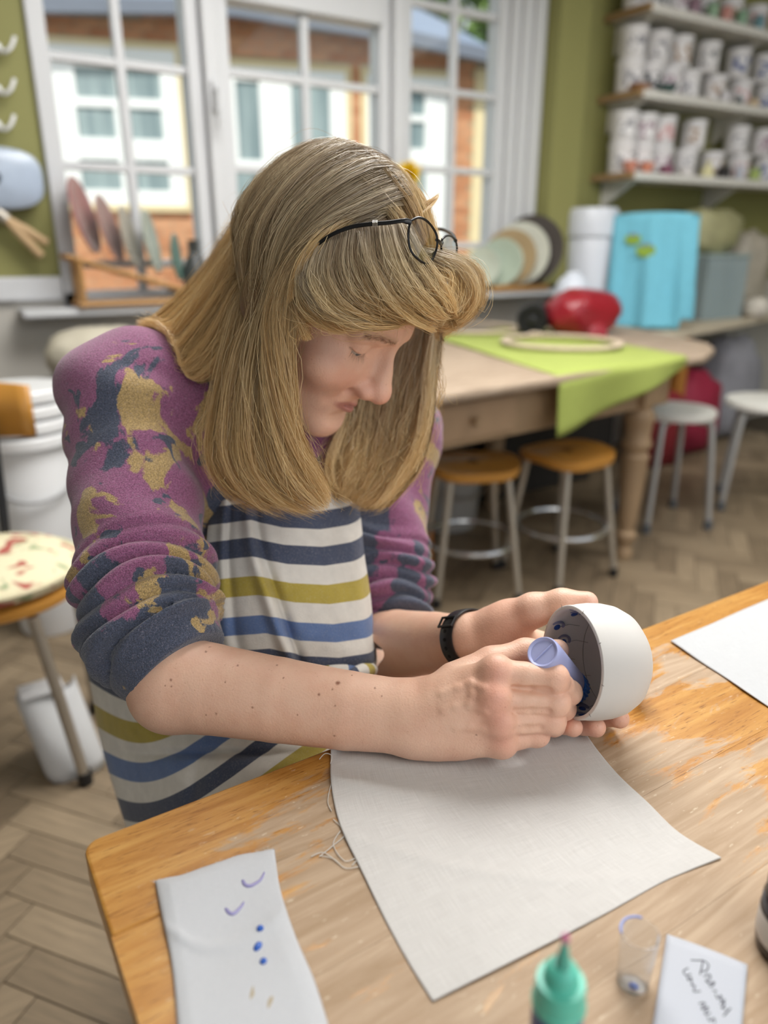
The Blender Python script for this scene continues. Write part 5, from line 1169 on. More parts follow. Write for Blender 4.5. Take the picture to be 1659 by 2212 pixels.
for i in range(17):
    ph = i*2*PI/17; z = .009+.0105*(i % 2)
    c, nn = inn(ph, z); MB().lathe([(.0031, -.0004), (.003, .0004), (.0016, .0009), (.0001, .001)], c, nn, 16, capb=True).obj('painted_dot', M_blu2, bowl)
    cr_ = [inn(ph+.13*math.sin(a)+.02, z+.0062*math.cos(a)-.0005)[0] for a in np.linspace(-.25, 2.6, 9)]; MB().tube(catmull(cr_, 16), np.interp(np.linspace(0, 1, 16), [0, .15, .7, 1], [.0010, .0022, .0024, .0012]), 8, flat=.5).obj('painted_crescent', M_lil2, bowl)
    MB().tube([inn(ph, z+.003)[0], inn(ph+.05, z+.012)[0], inn(ph+.02, z+.022)[0]], .00018, 4).obj('pencil_line', M_pen, bowl)
for rz in (.038,): MB().tube([inn(a, rz)[0] for a in np.linspace(0, 2*PI, 60)[:-1]], .00018, 4, closed=True).obj('pencil_line', M_pen, bowl)
for i in range(9):
    ph = i*2*PI/9+.2; d = math.cos(ph)*bu+math.sin(ph)*bv; MB().tube([BC+d*.0448-bax*.0005, BC+d*.0474-bax*.0002], .00022, 4).obj('pencil_tick', M_pen, bowl)
ph = 0.0; c = BC+bax*.062+.0385*nrm(bu*.4+bv*.1); MB().lathe([(.006, -.001), (.005, .0012), (.001, .0016)], BC+bax*.0605-CU*.012, nrm(bax), 14, capb=True).obj('yellow_smear', simple('yellow_slip', 'd9bf4a', .5), bowl)
# lilac squeeze bottle
B0 = P(1172, 1408, .571); B1 = P(1240, 1487, .630); qx = nrm(B1-B0); LB = np.linalg.norm(B1-B0)
sb_ = thing('squeeze_bottle', 'lilac squeeze bottle with ribbed blue collar gripped in her right hand', 'bottle', tuple(B0)); M_lb = simple('lilac_plastic', 'a7add8', .35, .04)
MB().lathe([(.0001, .0016), (.0098, .0014), (.0106, .0002), (.0118, -.0002), (.0130, .0016), (.0134, .006), (.0132, LB-.016), (.0124, LB-.012), (.0105, LB-.009)], B0, qx, 48, capt=True).obj('body', M_lb, sb_)
u = nrm(np.cross(qx, CU)); MB().tube([B0+qx*.0013-u*.0098*.6+nrm(np.cross(qx, u))*.0098*.8, B0+qx*.0011, B0+qx*.0013+u*.0098*.6-nrm(np.cross(qx, u))*.0098*.8], .0006, 6).obj('base_seam', M_lb, sb_)
a_ = np.linspace(0, 2*PI, 97)[:-1]; V = []
w_ = np.cross(qx, u)
for r, z, am in ((.0100, LB-.0100, 0), (.0126, LB-.0098, 0), (.0130, LB-.009, 1), (.0130, LB+.0015, 1), (.0122, LB+.0025, 0), (.0060, LB+.0040, 0), (.0048, LB+.0060, 0), (.0014, LB+.0210, 0), (.0010, LB+.0215, 0)):
    rr = r+am*.0005*np.sign(np.sin(a_*24)); V.append(B0+qx*z+rr[:, None]*(np.cos(a_)[:, None]*u+np.sin(a_)[:, None]*w_))
V = np.array(V); V = np.concatenate([V, V[:, :1]], 1)
b = MB(); b.grid(V[:5][:, ::-1]); b.obj('collar', simple('bright_blue_plastic', '2f74cf', .35, .05), sb_, angle=25)
b = MB(); b.grid(V[4:][:, ::-1]); b.obj('nozzle', simple('bright_blue_plastic', ''), sb_)
# fitness band on the left wrist
wa = nrm(P(1050, 1378, .69)-P(940, 1388, .755)); wc = P(1012, 1379, .702); wu = nrm(CU-wa*(CU@wa)); wv_ = np.cross(wa, wu)
band = thing('wristband', 'black rubber fitness band with a buckle on her left wrist', 'wristband', tuple(wc))
rr_w = []
for a in np.linspace(0, 2*PI, 61)[:-1]:
    d = math.cos(a)*wu+math.sin(a)*wv_; L = np.linspace(.012, .05, 120); v = sdf_eval(fore_L+hl, wc+d*L[:, None], 200); rr_w.append(L[np.argmax(v > 0)])
rr_w = np.array(rr_w); rr_w = (rr_w+np.roll(rr_w, 1)+np.roll(rr_w, -1))/3+.0006
ang = np.linspace(0, 2*PI, 61)[:-1]; rows = []
for (dr, dz) in ((0, -.0085), (.0012, -.009), (.0022, -.0075), (.0024, 0), (.0022, .0075), (.0012, .009), (0, .0085)):
    rows.append([wc+wa*dz+(r+dr)*(math.cos(a)*wu+math.sin(a)*wv_) for a, r in zip(np.append(ang, 0), np.append(rr_w, rr_w[0]))])
b = MB(); b.grid(np.array(rows)); b.obj('strap', M_black, band)
def wpt(a, dr, dz): i = int(round(a/(2*PI)*60)) % 60; return wc+wa*dz+(rr_w[i]+dr)*(math.cos(a)*wu+math.sin(a)*wv_)
camside = math.atan2(-CF@wv_, -CF@wu)
for k in range(5):
    a = camside+.5-.28*k; q = wpt(a, .0026, 0); nn = nrm(q-wc); MB().lathe([(.0017, -.0004), (.0018, .0001), (.0009, .0002), (.0008, -.0003)], q, nn, 12).obj('strap_hole', simple('hole_black', '050506', .8), band)
q0 = camside-1.0
for da, nm in ((.78, 'buckle'), (-.95, 'keeper')):
    a0 = camside+da; pts = [wpt(a0-.17, .0034, -.0102), wpt(a0+.17, .0034, -.0102), wpt(a0+.17, .0034, .0102), wpt(a0-.17, .0034, .0102)]
    MB().tube(np.array(pts), .0013, 8, closed=True).obj(nm, simple('gunmetal', '4a4c50', .3, .05, 20, .8) if nm == 'buckle' else M_black, band)
b = MB(); gr_ = [[wpt(camside+PI+s, dr, dz) for s in np.linspace(-.55, .55, 9)] for dr, dz in ((.002, -.0095), (.0075, -.0085), (.0085, 0), (.0075, .0085), (.002, .0095))]; b.grid(np.array(gr_)); b.obj('tracker', simple('tracker_gloss', '0c0c10', .15), band)

# ================================================================ JUMPER
SLR = np.array(PX([(285, 862, .765), (285, 1000, .735), (298, 1130, .705), (315, 1270, .675), (336, 1372, .655), (384, 1440, .642)])); RR_ = np.array([.0605, .0585, .0590, .0585, .0560, .0455]); SLR = catmull(SLR, 22); RR_ = catmull(RR_[:, None], 22)[:, 0]
SLL = np.array(PX([(845, 945, .975), (848, 1050, .945), (850, 1150, .92), (852, 1250, .895), (850, 1330, .88), (838, 1392, .870)])); RL_ = np.array([.056, .045, .0435, .044, .043, .039]); SLL = catmull(SLL, 22); RL_ = catmull(RL_[:, None], 22)[:, 0]
SL0 = chain(SLR[::4], RR_[::4], .001)+chain(SLL[::4], RL_[::4], .001)
jump = chain(SLR, RR_, .0004)+chain(SLL, RL_, .0004)
jump += [ell(CH, (.162, .118, .14), None, .05), ell((.335, .80, .76), (.155, .122, .14), None, .06), cap(SH_R, NB+np.array([-.02, .0, -.03]), .058, .058, .05), cap(SH_L, NB+np.array([.03, 0, -.03]), .055, .056, .05), ell((.335, .84, .62), (.172, .14, .12), None, .05)]
jump += [cap(NB+np.array([0, 0, -.045]), H(0, -92, -60), .056, .062, .008, 's')]
def polyparam(p, pts):
    best = np.full(len(p), 9.0); S = np.zeros(len(p)); Q = np.zeros_like(p); acc = 0.0; Tn = np.zeros_like(p)
    for a, b_ in zip(pts[:-1], pts[1:]):
        ab = b_-a; L = np.linalg.norm(ab); t_ = np.clip((p-a)@ab/(L*L), 0, 1); c = a+t_[:, None]*ab; d = np.linalg.norm(p-c, axis=1); m = d < best
        best[m] = d[m]; S[m] = (acc+t_*L)[m]; Q[m] = c[m]; Tn[m] = ab/L; acc += L
    return best, S, Q, Tn, acc
def sleeve_folds(pts, seed, s0, lam, amp, end):
    e = nrm(pts[-1]-pts[-2])
    def f(p, d):
        best, S, Q, Tn, L = polyparam(p, pts); v = p-Q; ref = np.array([0.3, -.2, 1.0]); a1 = v@np.cross(Tn[0]*0+nrm(pts[-1]-pts[0]), ref); a2 = v@ref; th = np.arctan2(a1, a2)
        near_ = best < .09
        wob = .007*np.sin(th+seed)+.004*np.sin(2*th+1.7*seed)+.0025*np.sin(3*th+S*60)
        ph = (S+wob-s0)/lam
        env = np.clip((S-s0)/.03, 0, 1)*np.clip((L-.015-S)/.008, 0, 1)
        ridge = np.abs(np.sin(PI*ph))**.75
        var = .9+.35*np.sin(th*2+np.floor(ph)*2.1+seed)
        up_ = 1-np.clip((S-s0)/.03, 0, 1)
        soft = .0035*hnoise(np.c_[S*28+th*.5, th*1.2, p@np.array([9., 5, 7])], seed+3)*up_*2
        rib = .0006*np.sin(th*70)*np.clip((S-(L-.02))/.006, 0, 1)
        out = d-near_*(amp*env*(ridge*var-.35)+soft+rib)
        return np.maximum(out, np.where(near_, (p-pts[-1])@e-.004, -9))
    c = pts.mean(0); r = np.linalg.norm(pts-c, axis=1).max()+.09
    return dict(f=f, c=c, r=r, k=.001, mode='x')
LR = np.linalg.norm(np.diff(SLR, axis=0), axis=1).sum()
jump += [sleeve_folds(SLR, 1, LR-.128, .0175, .0125, 0), sleeve_folds(SLL, 4, LR-.155, .0165, .010, 0)]
V, F = sdf_mesh(jump, (.04, .50, .56), (.64, 1.02, 1.10), .0023)
me = fast_mesh('jumper', V, F)
t = NT('fleck_knit'); co = t.coord(); st = t.coord(scale=(1.0, 1.0, .72)); n1_ = t.noise(st, 10, 4, .55, .7); n2_ = t.noise(t.coord(loc=(4, 2, 7)), 36, 2, .5, .5); sp1 = t.noise(co, 620, 2, .7); sp2 = t.noise(t.coord(loc=(9, 9, 9)), 900, 1)
z_ = t.sep(co)[2]
nav = t.math('MULTIPLY', t.math('SUBTRACT', .90, z_), .9)                       # more slate towards the cuffs
v = t.math('SUBTRACT', n1_.outputs[0], t.math('MINIMUM', t.math('MAXIMUM', nav, -.02), .085)); v = t.math('ADD', v, t.math('MULTIPLY', t.math('SUBTRACT', sp1.outputs[0], .5), .05))
base = t.ramp(v, [(0, '575e72'), (.462, '575e72'), (.476, 'a8698f'), (1, 'a8698f')])
n3_ = t.noise(t.coord(loc=(1.3, 5.1, 2.2), scale=(1, 1, .8)), 13, 4, .55, .9); mu = t.math('ADD', n3_.outputs[0], t.math('MULTIPLY', t.math('SUBTRACT', sp1.outputs[0], .5), .05))
mu = t.math('SUBTRACT', mu, t.math('MULTIPLY', t.math('ABSOLUTE', t.math('SUBTRACT', n1_.outputs[0], .50)), .55))
base = t.mix(t.ramp(mu, [(.553, 0.0), (.568, 1.0)]), base, lin('cdae76'))
spot = t.ramp(t.math('ADD', n2_.outputs[0], t.math('MULTIPLY', sp1.outputs[0], .05)), [(.355, 1.0), (.37, 0.0)]); base = t.mix(spot, base, lin('575e72'))
fl = t.ramp(sp2.outputs[0], [(.30, '7f7f7f'), (.50, 'c9c9c9'), (.72, 'ffffff')]); col_ = t.mix(.75, base, fl, 'MULTIPLY'); col_ = t.mix(t.ramp(sp1.outputs[0], [(.58, 0.0), (.74, .34)]), col_, lin('b5a8b4'))
t.P(Base_Color=col_, Roughness=.95); t.b.inputs['Sheen Weight'].default_value = .35; t.b.inputs['Sheen Roughness'].default_value = .4; t.bump(t.math('ADD', sp1.outputs[0], sp2.outputs[0]), .55, .0016)
me.materials.append(t.m); o = bpy.data.objects.new('jumper', me); COL.objects.link(o); par(o, person); o['label'] = 'plum, slate and mustard flecked wool jumper with pushed up sleeves'

# ================================================================ APRON
t = NT('striped_linen_apron'); uv = t.n('ShaderNodeTexCoord').outputs['UV']; yv = t.sep(uv)[1]; xv_ = t.sep(uv)[0]
SEQ = ['M', 'W', 'N', 'W', 'N', 'W', 'M', 'W', 'B', 'W', 'N', 'W']; CM = dict(M='b3a046', W='e0dcd4', N='454d63', B='6078a6')
fr = t.math('FRACT', t.math('DIVIDE', yv, 12.0)); stops = []
r = t.n('ShaderNodeValToRGB', i_Fac=fr); crp = r.color_ramp; crp.interpolation = 'CONSTANT'
while len(crp.elements) < 12: crp.elements.new(.5)
for i, (e, s_) in enumerate(zip(crp.elements, SEQ)): e.position = i/12; e.color = lin(CM[s_])
mpv = t.n('ShaderNodeMapping'); t.t.links.new(uv, mpv.inputs[0]); mpv.inputs['Scale'].default_value = (46, 46, 1)
w1 = t.n('ShaderNodeTexWave', i_Vector=mpv.outputs[0], i_Scale=1.0, i_Distortion=1.5, i_Detail=2.0, bands_direction='DIAGONAL'); nz = t.noise(t.coord(), 900, 2); nz2 = t.noise(t.coord(), 60, 4)
c2 = t.mix(t.ramp(nz.outputs[0], [(.55, 0.0), (.8, .35)]), r.outputs[0], lin('cfcac0')); c2 = t.mix(.5, c2, t.ramp(nz2.outputs[0], [(.3, 'dcdcdc'), (.7, 'ffffff')]), 'MULTIPLY')
t.P(Base_Color=c2, Roughness=.9); t.b.inputs['Sheen Weight'].default_value = .15; t.bump(t.math('ADD', nz.outputs[0], t.math('MULTIPLY', nz2.outputs[0], 3.0)), .30, .0012); M_apron = t.m
apron = thing('apron', None, None, tuple(P(620, 1200, .78))); par(apron, person); apron['label'] = 'white linen apron striped in navy, blue and mustard'
def cbas(m, tt):
    i = np.clip(tt.astype(int), 0, m-2); f = tt-i; B = np.zeros((len(tt), m)); r_ = np.arange(len(tt))
    for k, w in ((-1, .5*(-f+2*f**2-f**3)), (0, .5*(2-5*f**2+3*f**3)), (1, .5*(f+4*f**2-3*f**3)), (2, .5*(-f**2+f**3))): np.add.at(B, (r_, np.clip(i+k, 0, m-1)), w)
    return B
def patch(C, nu, nv):
    C = np.asarray(C, float); Bv = cbas(C.shape[0], np.linspace(0, C.shape[0]-1, nv)*.999999); Bu = cbas(C.shape[1], np.linspace(0, C.shape[1]-1, nu)*.999999)
    return np.einsum('va,ub,abk->vuk', Bv, Bu, C)
# bib: control points (px, py, depth, stripe coordinate)
def row(y, xs, ds, dy): return [(x, y+e, d) for x, d, e in zip(xs, ds, dy)]
DY = (6, 0, -6, 10, 14, 4, -12)
bib = [row(1010, (468, 505, 550, 610, 670, 730, 752), (.800, .792, .786, .790, .802, .825, .850), DY), row(1055, (460, 500, 548, 610, 675, 738, 764), (.782, .774, .768, .772, .786, .812, .842), DY), row(1130, (450, 492, 542, 610, 690, 752, 778), (.768, .760, .752, .756, .772, .800, .832), DY),
       row(1210, (444, 488, 545, 620, 700, 762, 786), (.758, .750, .741, .746, .762, .790, .824), DY), row(1290, (442, 490, 560, 635, 712, 778, 798), (.748, .740, .730, .735, .752, .780, .816), DY), row(1370, (444, 495, 575, 650, 725, 790, 806), (.740, .732, .722, .727, .744, .772, .810), DY),
       row(1425, (450, 505, 590, 660, 735, 798, 812), (.738, .730, .722, .727, .744, .770, .808), DY), row(1446, (460, 515, 600, 670, 740, 800, 812), (.752, .744, .738, .745, .762, .788, .820), DY), row(1440, (470, 525, 605, 672, 740, 795, 806), (.775, .765, .760, .77, .79, .81, .835), DY)]
G = patch(bib, 110, 130); u_, v_ = np.meshgrid(np.linspace(0, 1, 110), np.linspace(0, 1, 130))
wr = -.010*np.exp(-((u_-(.26+.22*v_))/.035)**2)*np.clip(v_*2, 0, 1)+.010*np.exp(-((u_-(.315+.22*v_))/.03)**2)*np.clip(v_*2, 0, 1)-.004*np.exp(-((u_-(.12+.05*v_))/.03)**2)+.003*np.exp(-((u_-(.17+.05*v_))/.025)**2)
wr += .0022*np.sin(14*u_+6*v_+2*np.sin(5*v_))*np.sin(4*v_+1)+.0012*hnoise(np.stack([u_*9, v_*12], -1).reshape(-1, 2), 5).reshape(u_.shape)
G[..., 2] += wr
Wp = np.array([[P(*G[i, j]) for j in range(G.shape[1])] for i in range(G.shape[0])])
# stripe coordinate: band edges in the photograph's vertical order
yy = G[..., 1]-np.interp(u_, np.linspace(0, 1, 7), DY); sv = np.interp(yy.ravel(), [1010, 1050, 1091, 1130, 1166, 1208, 1250, 1290, 1334, 1374, 1406, 1428, 1446], [.0, 1.0, 2.0, 3.0, 4.0, 5.0, 6.0, 7.0, 8.0, 9.0, 10.0, 10.9, 11.6])
k_ = np.maximum.accumulate(sv.reshape(G.shape[:2]), 0)
uvs = np.stack([u_*1.2, k_], -1).reshape(-1, 2)
with_uv(MB().grid(Wp), 'bib', M_apron, uvs, apron, .0016)
sk_ = [[(205, 1255, .90), (220, 1290, .86), (290, 1390, .79), (420, 1430, .760), (560, 1450, .755), (700, 1462, .775), (812, 1450, .815)], [(180, 1300, .90), (200, 1370, .855), (280, 1450, .79), (420, 1480, .752), (560, 1500, .742), (700, 1500, .757), (815, 1480, .80)],
       [(182, 1400, .90), (207, 1470, .85), (290, 1525, .785), (430, 1545, .74), (570, 1560, .722), (710, 1552, .730), (830, 1530, .76)], [(200, 1500, .90), (228, 1565, .845), (312, 1600, .775), (445, 1610, .725), (585, 1618, .70), (730, 1608, .695), (850, 1580, .71)],
       [(216, 1590, .90), (246, 1650, .84), (335, 1675, .765), (465, 1675, .705), (605, 1675, .675), (750, 1655, .665), (870, 1625, .67)], [(240, 1680, .90), (272, 1735, .835), (365, 1755, .755), (500, 1748, .69), (640, 1742, .66), (790, 1722, .645), (900, 1690, .65)], [(275, 1790, .90), (310, 1835, .835), (410, 1850, .755), (540, 1850, .70), (680, 1840, .67), (820, 1820, .655), (930, 1790, .66)], [(310, 1900, .90), (345, 1940, .84), (440, 1960, .77), (570, 1960, .72), (700, 1950, .69), (840, 1930, .675), (950, 1900, .68)]]
G = patch(sk_, 120, 120); u_, v_ = np.meshgrid(np.linspace(0, 1, 120), np.linspace(0, 1, 120))
fold = .011*np.exp(-((v_-(.515-.10*u_+.12*(u_-.4)**2))/.022)**2)*np.clip((u_-.1)*4, 0, 1)*np.clip((.75-u_)*5, 0, 1)+.007*np.exp(-((u_-(.30+.35*(1-v_)))/.02)**2)*np.clip((v_-.45)*5, 0, 1)*np.clip((.8-v_)*6, 0, 1)
fold += .003*np.sin(22*u_+9*v_)*np.sin(7*v_+2*u_)+.002*hnoise(np.stack([u_*11, v_*11], -1).reshape(-1, 2), 8).reshape(u_.shape)
G[..., 2] += fold
Wp = np.array([[P(*G[i, j]) for j in range(G.shape[1])] for i in range(G.shape[0])])
low = (Wp[..., 1] < EDGE+.02) & (Wp[..., 2] > TT-.035); Wp[..., 2] = np.where(low, TT-.035, Wp[..., 2])
gx, gy = G[..., 0], G[..., 1]; shp = -.85*(gx-185)+1.57*45*np.log1p(np.exp((gx-300)/45)); vv = (gy+shp-1262)/43.0+.2
with_uv(MB().grid(Wp), 'skirt', M_apron, np.stack([gx/700, vv], -1).reshape(-1, 2), apron, .0016)
# gathered ties and lower folds seen at the waist
for pts, rad, v0 in (([(640, 1452, .735), (690, 1446, .742), (740, 1448, .752), (800, 1440, .78)], [.006, .010, .011, .006], 5.2), ([(742, 1462, .742), (780, 1452, .757), (806, 1446, .775)], [.005, .009, .006], 9.6)):
    pp = catmull(PX(pts), 24); b = MB(); rr = np.interp(np.linspace(0, 1, 24), np.linspace(0, 1, len(rad)), rad); b.tube(pp, rr, 14); nvb = b.n
    with_uv(b, 'waist_fold', M_apron, np.stack([np.repeat(np.linspace(0, .3, 24), 14), v0+np.repeat(np.linspace(0, 4.2, 24), 14)], -1), apron)
for e, s in (((468, 1012, .800), SH_R), ((740, 1005, .835), SH_L)):
    q = [P(*e)+CF*.003, P(e[0]+(20 if e[0] < 600 else -10), 940, e[2]+.025), NB+np.array([-.05 if e[0] < 600 else .05, .0, .035])]
    pp = catmull(q, 16); b = MB(); b.tube(pp, .011, 8, flat=.2, up=-CF); with_uv(b, 'neck_strap', M_apron, np.stack([np.tile(np.linspace(0, .02, 8), 16), np.repeat(np.linspace(0, -3, 16), 8)], -1), apron)

# stool she sits on
wood_stool('varnished wooden stool hidden beneath the woman\'s apron', .335, .86, .2, .455)
# ================================================================ HAIR
def look(Gd, w, tt):
    """bilinear lookup on grid Gd (NW,NT,3) with w,tt in 0..1 arrays"""
    nw, nt = Gd.shape[:2]; a = np.clip(w, 0, .99999)*(nw-1); b = np.clip(tt, 0, .99999)*(nt-1); i = a.astype(int); j = b.astype(int); fa = (a-i)[..., None]; fb = (b-j)[..., None]
    return (1-fa)*(1-fb)*Gd[i, j]+fa*(1-fb)*Gd[i+1, j]+(1-fa)*fb*Gd[i, j+1]+fa*fb*Gd[i+1, j+1]
JT = [o_ for o_ in jump[len(SLR)+len(SLL)-2:] if o_['mode'] != 'x']
HAIR_OBST = [o_ for o_ in head if o_['r'] > .016*HS]+neck+SL0+JT
def push_out(Pt, ops, margin):
    sh = Pt.shape; q = Pt.reshape(-1, 3).copy(); d = sdf_eval(ops, q, 660); m = d < margin
    if m.any():
        x = q[m]; dm = d[m]; e = .0015; g = np.stack([sdf_eval(ops, x+np.eye(3)[k]*e, 660)-dm for k in range(3)], 1); g /= np.linalg.norm(g, axis=1)[:, None]+1e-9
        q[m] = x+g*np.clip(margin-dm, 0, .03)[:, None]
    return q.reshape(sh)
def hair_sheet(guides, n, seed, T=22, thick=.010, jit=.0022, clump=.55, ncl=60, width=.00034, margin=.004, t0=(0, .08), t1=(.86, 1.0), fly=.04, obst=True, inner=True, icut=6):
    r = np.random.default_rng(seed); G = np.array([[P(*q) for q in g] for g in guides]); ng, nc = G.shape[:2]
    Bw = cbas(ng, np.linspace(0, ng-1, 80)*.999999) if ng > 2 else np.stack([1-np.linspace(0, 1, 80), np.linspace(0, 1, 80)], 1); Bt = cbas(nc, np.linspace(0, nc-1, 60)*.999999)
    Gd = np.einsum('wa,tb,abk->wtk', Bw, Bt, G)
    dt = np.gradient(Gd, axis=1); dw = np.gradient(Gd, axis=0); N = np.cross(dt, dw); N /= np.linalg.norm(N, axis=2)[..., None]+1e-9
    flip = (N@CF) > 0; N[flip] *= -1                                    # outer side
    if obst: Gd = push_out(Gd, HAIR_OBST, margin)
    w = r.uniform(0, 1, n); cl = r.uniform(0, 1, ncl); ci = np.abs(w[:, None]-cl[None]).argmin(1); wc = cl[ci]; lay = r.uniform(0, 1, n)**.7
    coff = r.normal(size=(ncl, 1))*.18
    a0 = r.uniform(*t0, n); a1 = r.uniform(*t1, n); s = np.linspace(0, 1, T)[None]; tt = a0[:, None]+(a1-a0)[:, None]*s
    we = w[:, None]+(wc-w)[:, None]*clump*np.clip(tt*1.3-.1, 0, 1)**1.2
    Pt = look(Gd, we, tt); Nn = look(N, we, tt)
    Pt = Pt+Nn*((lay-.55)[:, None]*thick*(0.35+.65*np.sin(PI*np.clip(tt*.9+.08, 0, 1)))+(coff[ci]*thick*np.clip(tt*2, 0, 1)))[..., None]
    fl = (r.uniform(size=n) < fly)[:, None]; amp = np.where(fl, jit*4.5, jit)*np.clip(tt*1.6+.15, 0, 1)
    D = nrm_rows(look(dw, we, tt)); ph = r.uniform(0, 6.28, (n, 6)); f1 = r.uniform(.6, 1.8, n)[:, None]; f2 = r.uniform(2, 4, n)[:, None]
    Pt = Pt+D*(amp*(np.sin(6.28*f1*tt+ph[:, :1])+.35*np.sin(6.28*f2*tt+ph[:, 1:2])))[..., None]+Nn*(amp*.7*(np.sin(6.28*f1*tt+ph[:, 2:3])+.3*np.sin(6.28*f2*tt+ph[:, 3:4])))[..., None]
    if obst: Pt = push_out(Pt, HAIR_OBST, .0012)
    Tn = nrm_rows(np.gradient(Pt, axis=1)); ro = r.uniform(-1.0, 1.0, n)[:, None, None]; B_ = nrm_rows(np.cross(Tn, Nn)); side = B_*np.cos(ro)+np.cross(Tn, B_)*np.sin(ro)
    wd = (width*r.uniform(.6, 1.25, n))[:, None, None]*np.interp(tt, [0, .05, .8, 1], [.8, 1, .85, .25])[..., None]
    V = np.stack([Pt-side*wd/2, Pt+side*wd/2], 2).reshape(-1, 3)
    k = (np.arange(n)*T)[:, None]+np.arange(T-1)[None]; k = (k*2).ravel(); F = np.stack([k, k+1, k+3, k+2], 1)
    HV.append(V); HF.append(F+sum(len(x) for x in HV[:-1])); HT.append(np.repeat(tt.ravel(), 2)); HRn.append(np.repeat(np.repeat(r.uniform(0, 1, n)*.42+np.repeat(r.uniform(0, 1, ncl), 1)[ci]*.58, T), 2))
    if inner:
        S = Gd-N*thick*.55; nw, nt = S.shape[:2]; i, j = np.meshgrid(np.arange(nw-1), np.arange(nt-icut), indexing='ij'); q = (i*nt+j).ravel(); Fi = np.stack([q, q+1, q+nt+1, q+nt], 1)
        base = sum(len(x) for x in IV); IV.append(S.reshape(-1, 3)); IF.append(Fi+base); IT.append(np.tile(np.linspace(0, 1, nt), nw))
def nrm_rows(a): return a/(np.linalg.norm(a, axis=-1, keepdims=True)+1e-12)
HV, HF, HT, HRn, IV, IF, IT = [], [], [], [], [], [], []
# A: back of the head, swept onto the shoulder and flicking out
gA = [[(790, 335, .76), (700, 322, .79), (600, 385, .82), (520, 490, .83), (455, 590, .825), (385, 660, .81), (318, 712, .795), (292, 726, .785)],
      [(800, 338, .73), (690, 340, .745), (595, 420, .76), (530, 520, .765), (470, 610, .765), (400, 690, .765), (335, 735, .765), (300, 735, .765)],
      [(812, 345, .70), (690, 375, .695), (605, 460, .70), (545, 560, .705), (495, 650, .715), (430, 735, .73), (370, 785, .742), (325, 770, .75)],
      [(825, 352, .675), (710, 410, .660), (625, 500, .665), (565, 600, .675), (525, 700, .69), (480, 780, .71), (430, 822, .725), (385, 812, .735)]]
hair_sheet(gA, 6200, 1, thick=.018, ncl=70, t0=(0, .13), t1=(.74, 1.0), fly=.07)
# B: the curtain that falls in front of the shoulder
gB = [[(815, 345, .70), (690, 380, .69), (605, 470, .69), (550, 590, .69), (505, 740, .695), (472, 880, .70), (458, 990, .70), (500, 1060, .70), (560, 1098, .695)],
      [(835, 362, .67), (720, 410, .655), (632, 500, .655), (578, 620, .66), (535, 760, .668), (505, 890, .675), (500, 1000, .68), (560, 1075, .68), (640, 1112, .68)],
      [(858, 385, .655), (760, 430, .635), (665, 515, .632), (610, 630, .638), (575, 770, .648), (555, 900, .657), (560, 1000, .665), (620, 1070, .668), (690, 1102, .668)],
      [(875, 412, .645), (790, 455, .622), (695, 515, .617), (632, 610, .620), (602, 740, .630), (600, 880, .641), (618, 990, .650), (660, 1060, .656), (710, 1098, .660)],
      [(885, 435, .640), (805, 470, .615), (715, 515, .610), (645, 590, .612), (614, 700, .618), (626, 840, .628), (648, 940, .640), (690, 1020, .650), (718, 1075, .656)]]
hair_sheet(gB, 8200, 2, thick=.020, ncl=80, t0=(0, .13), t1=(.76, 1.0), fly=.07, jit=.0028)
# C: crown and top of the head over to the far side
gC = [[(700, 325, .79), (755, 326, .80), (815, 345, .80), (865, 395, .79), (905, 465, .79), (950, 560, .79), (945, 680, .79)], [(700, 322, .77), (765, 333, .755), (825, 362, .74), (872, 412, .73), (910, 480, .725), (950, 550, .725), (955, 620, .73)],
      [(690, 325, .745), (765, 345, .715), (835, 378, .692), (885, 425, .68), (915, 480, .675), (935, 540, .675), (950, 600, .68)], [(700, 345, .71), (770, 375, .68), (830, 408, .662), (872, 445, .655), (900, 490, .65), (920, 540, .65), (930, 590, .655)], [(700, 372, .69), (765, 402, .660), (820, 434, .645), (862, 462, .638), (892, 495, .634), (912, 540, .636), (925, 590, .642)], [(690, 400, .672), (755, 428, .643), (808, 456, .628), (848, 478, .620), (878, 508, .617), (898, 548, .620), (910, 590, .628)]]
hair_sheet(gC, 4600, 3, thick=.008, ncl=50, jit=.0016, t0=(0, .28))
hair_sheet([[(640, 350, .80), (560, 420, .86), (500, 540, .89), (470, 680, .89), (470, 800, .88)], [(740, 325, .82), (760, 380, .88), (760, 500, .91), (740, 640, .91), (700, 780, .90)], [(830, 345, .81), (890, 430, .86), (900, 560, .88), (880, 690, .88), (850, 800, .87)]], 1500, 4, thick=.012, ncl=30)
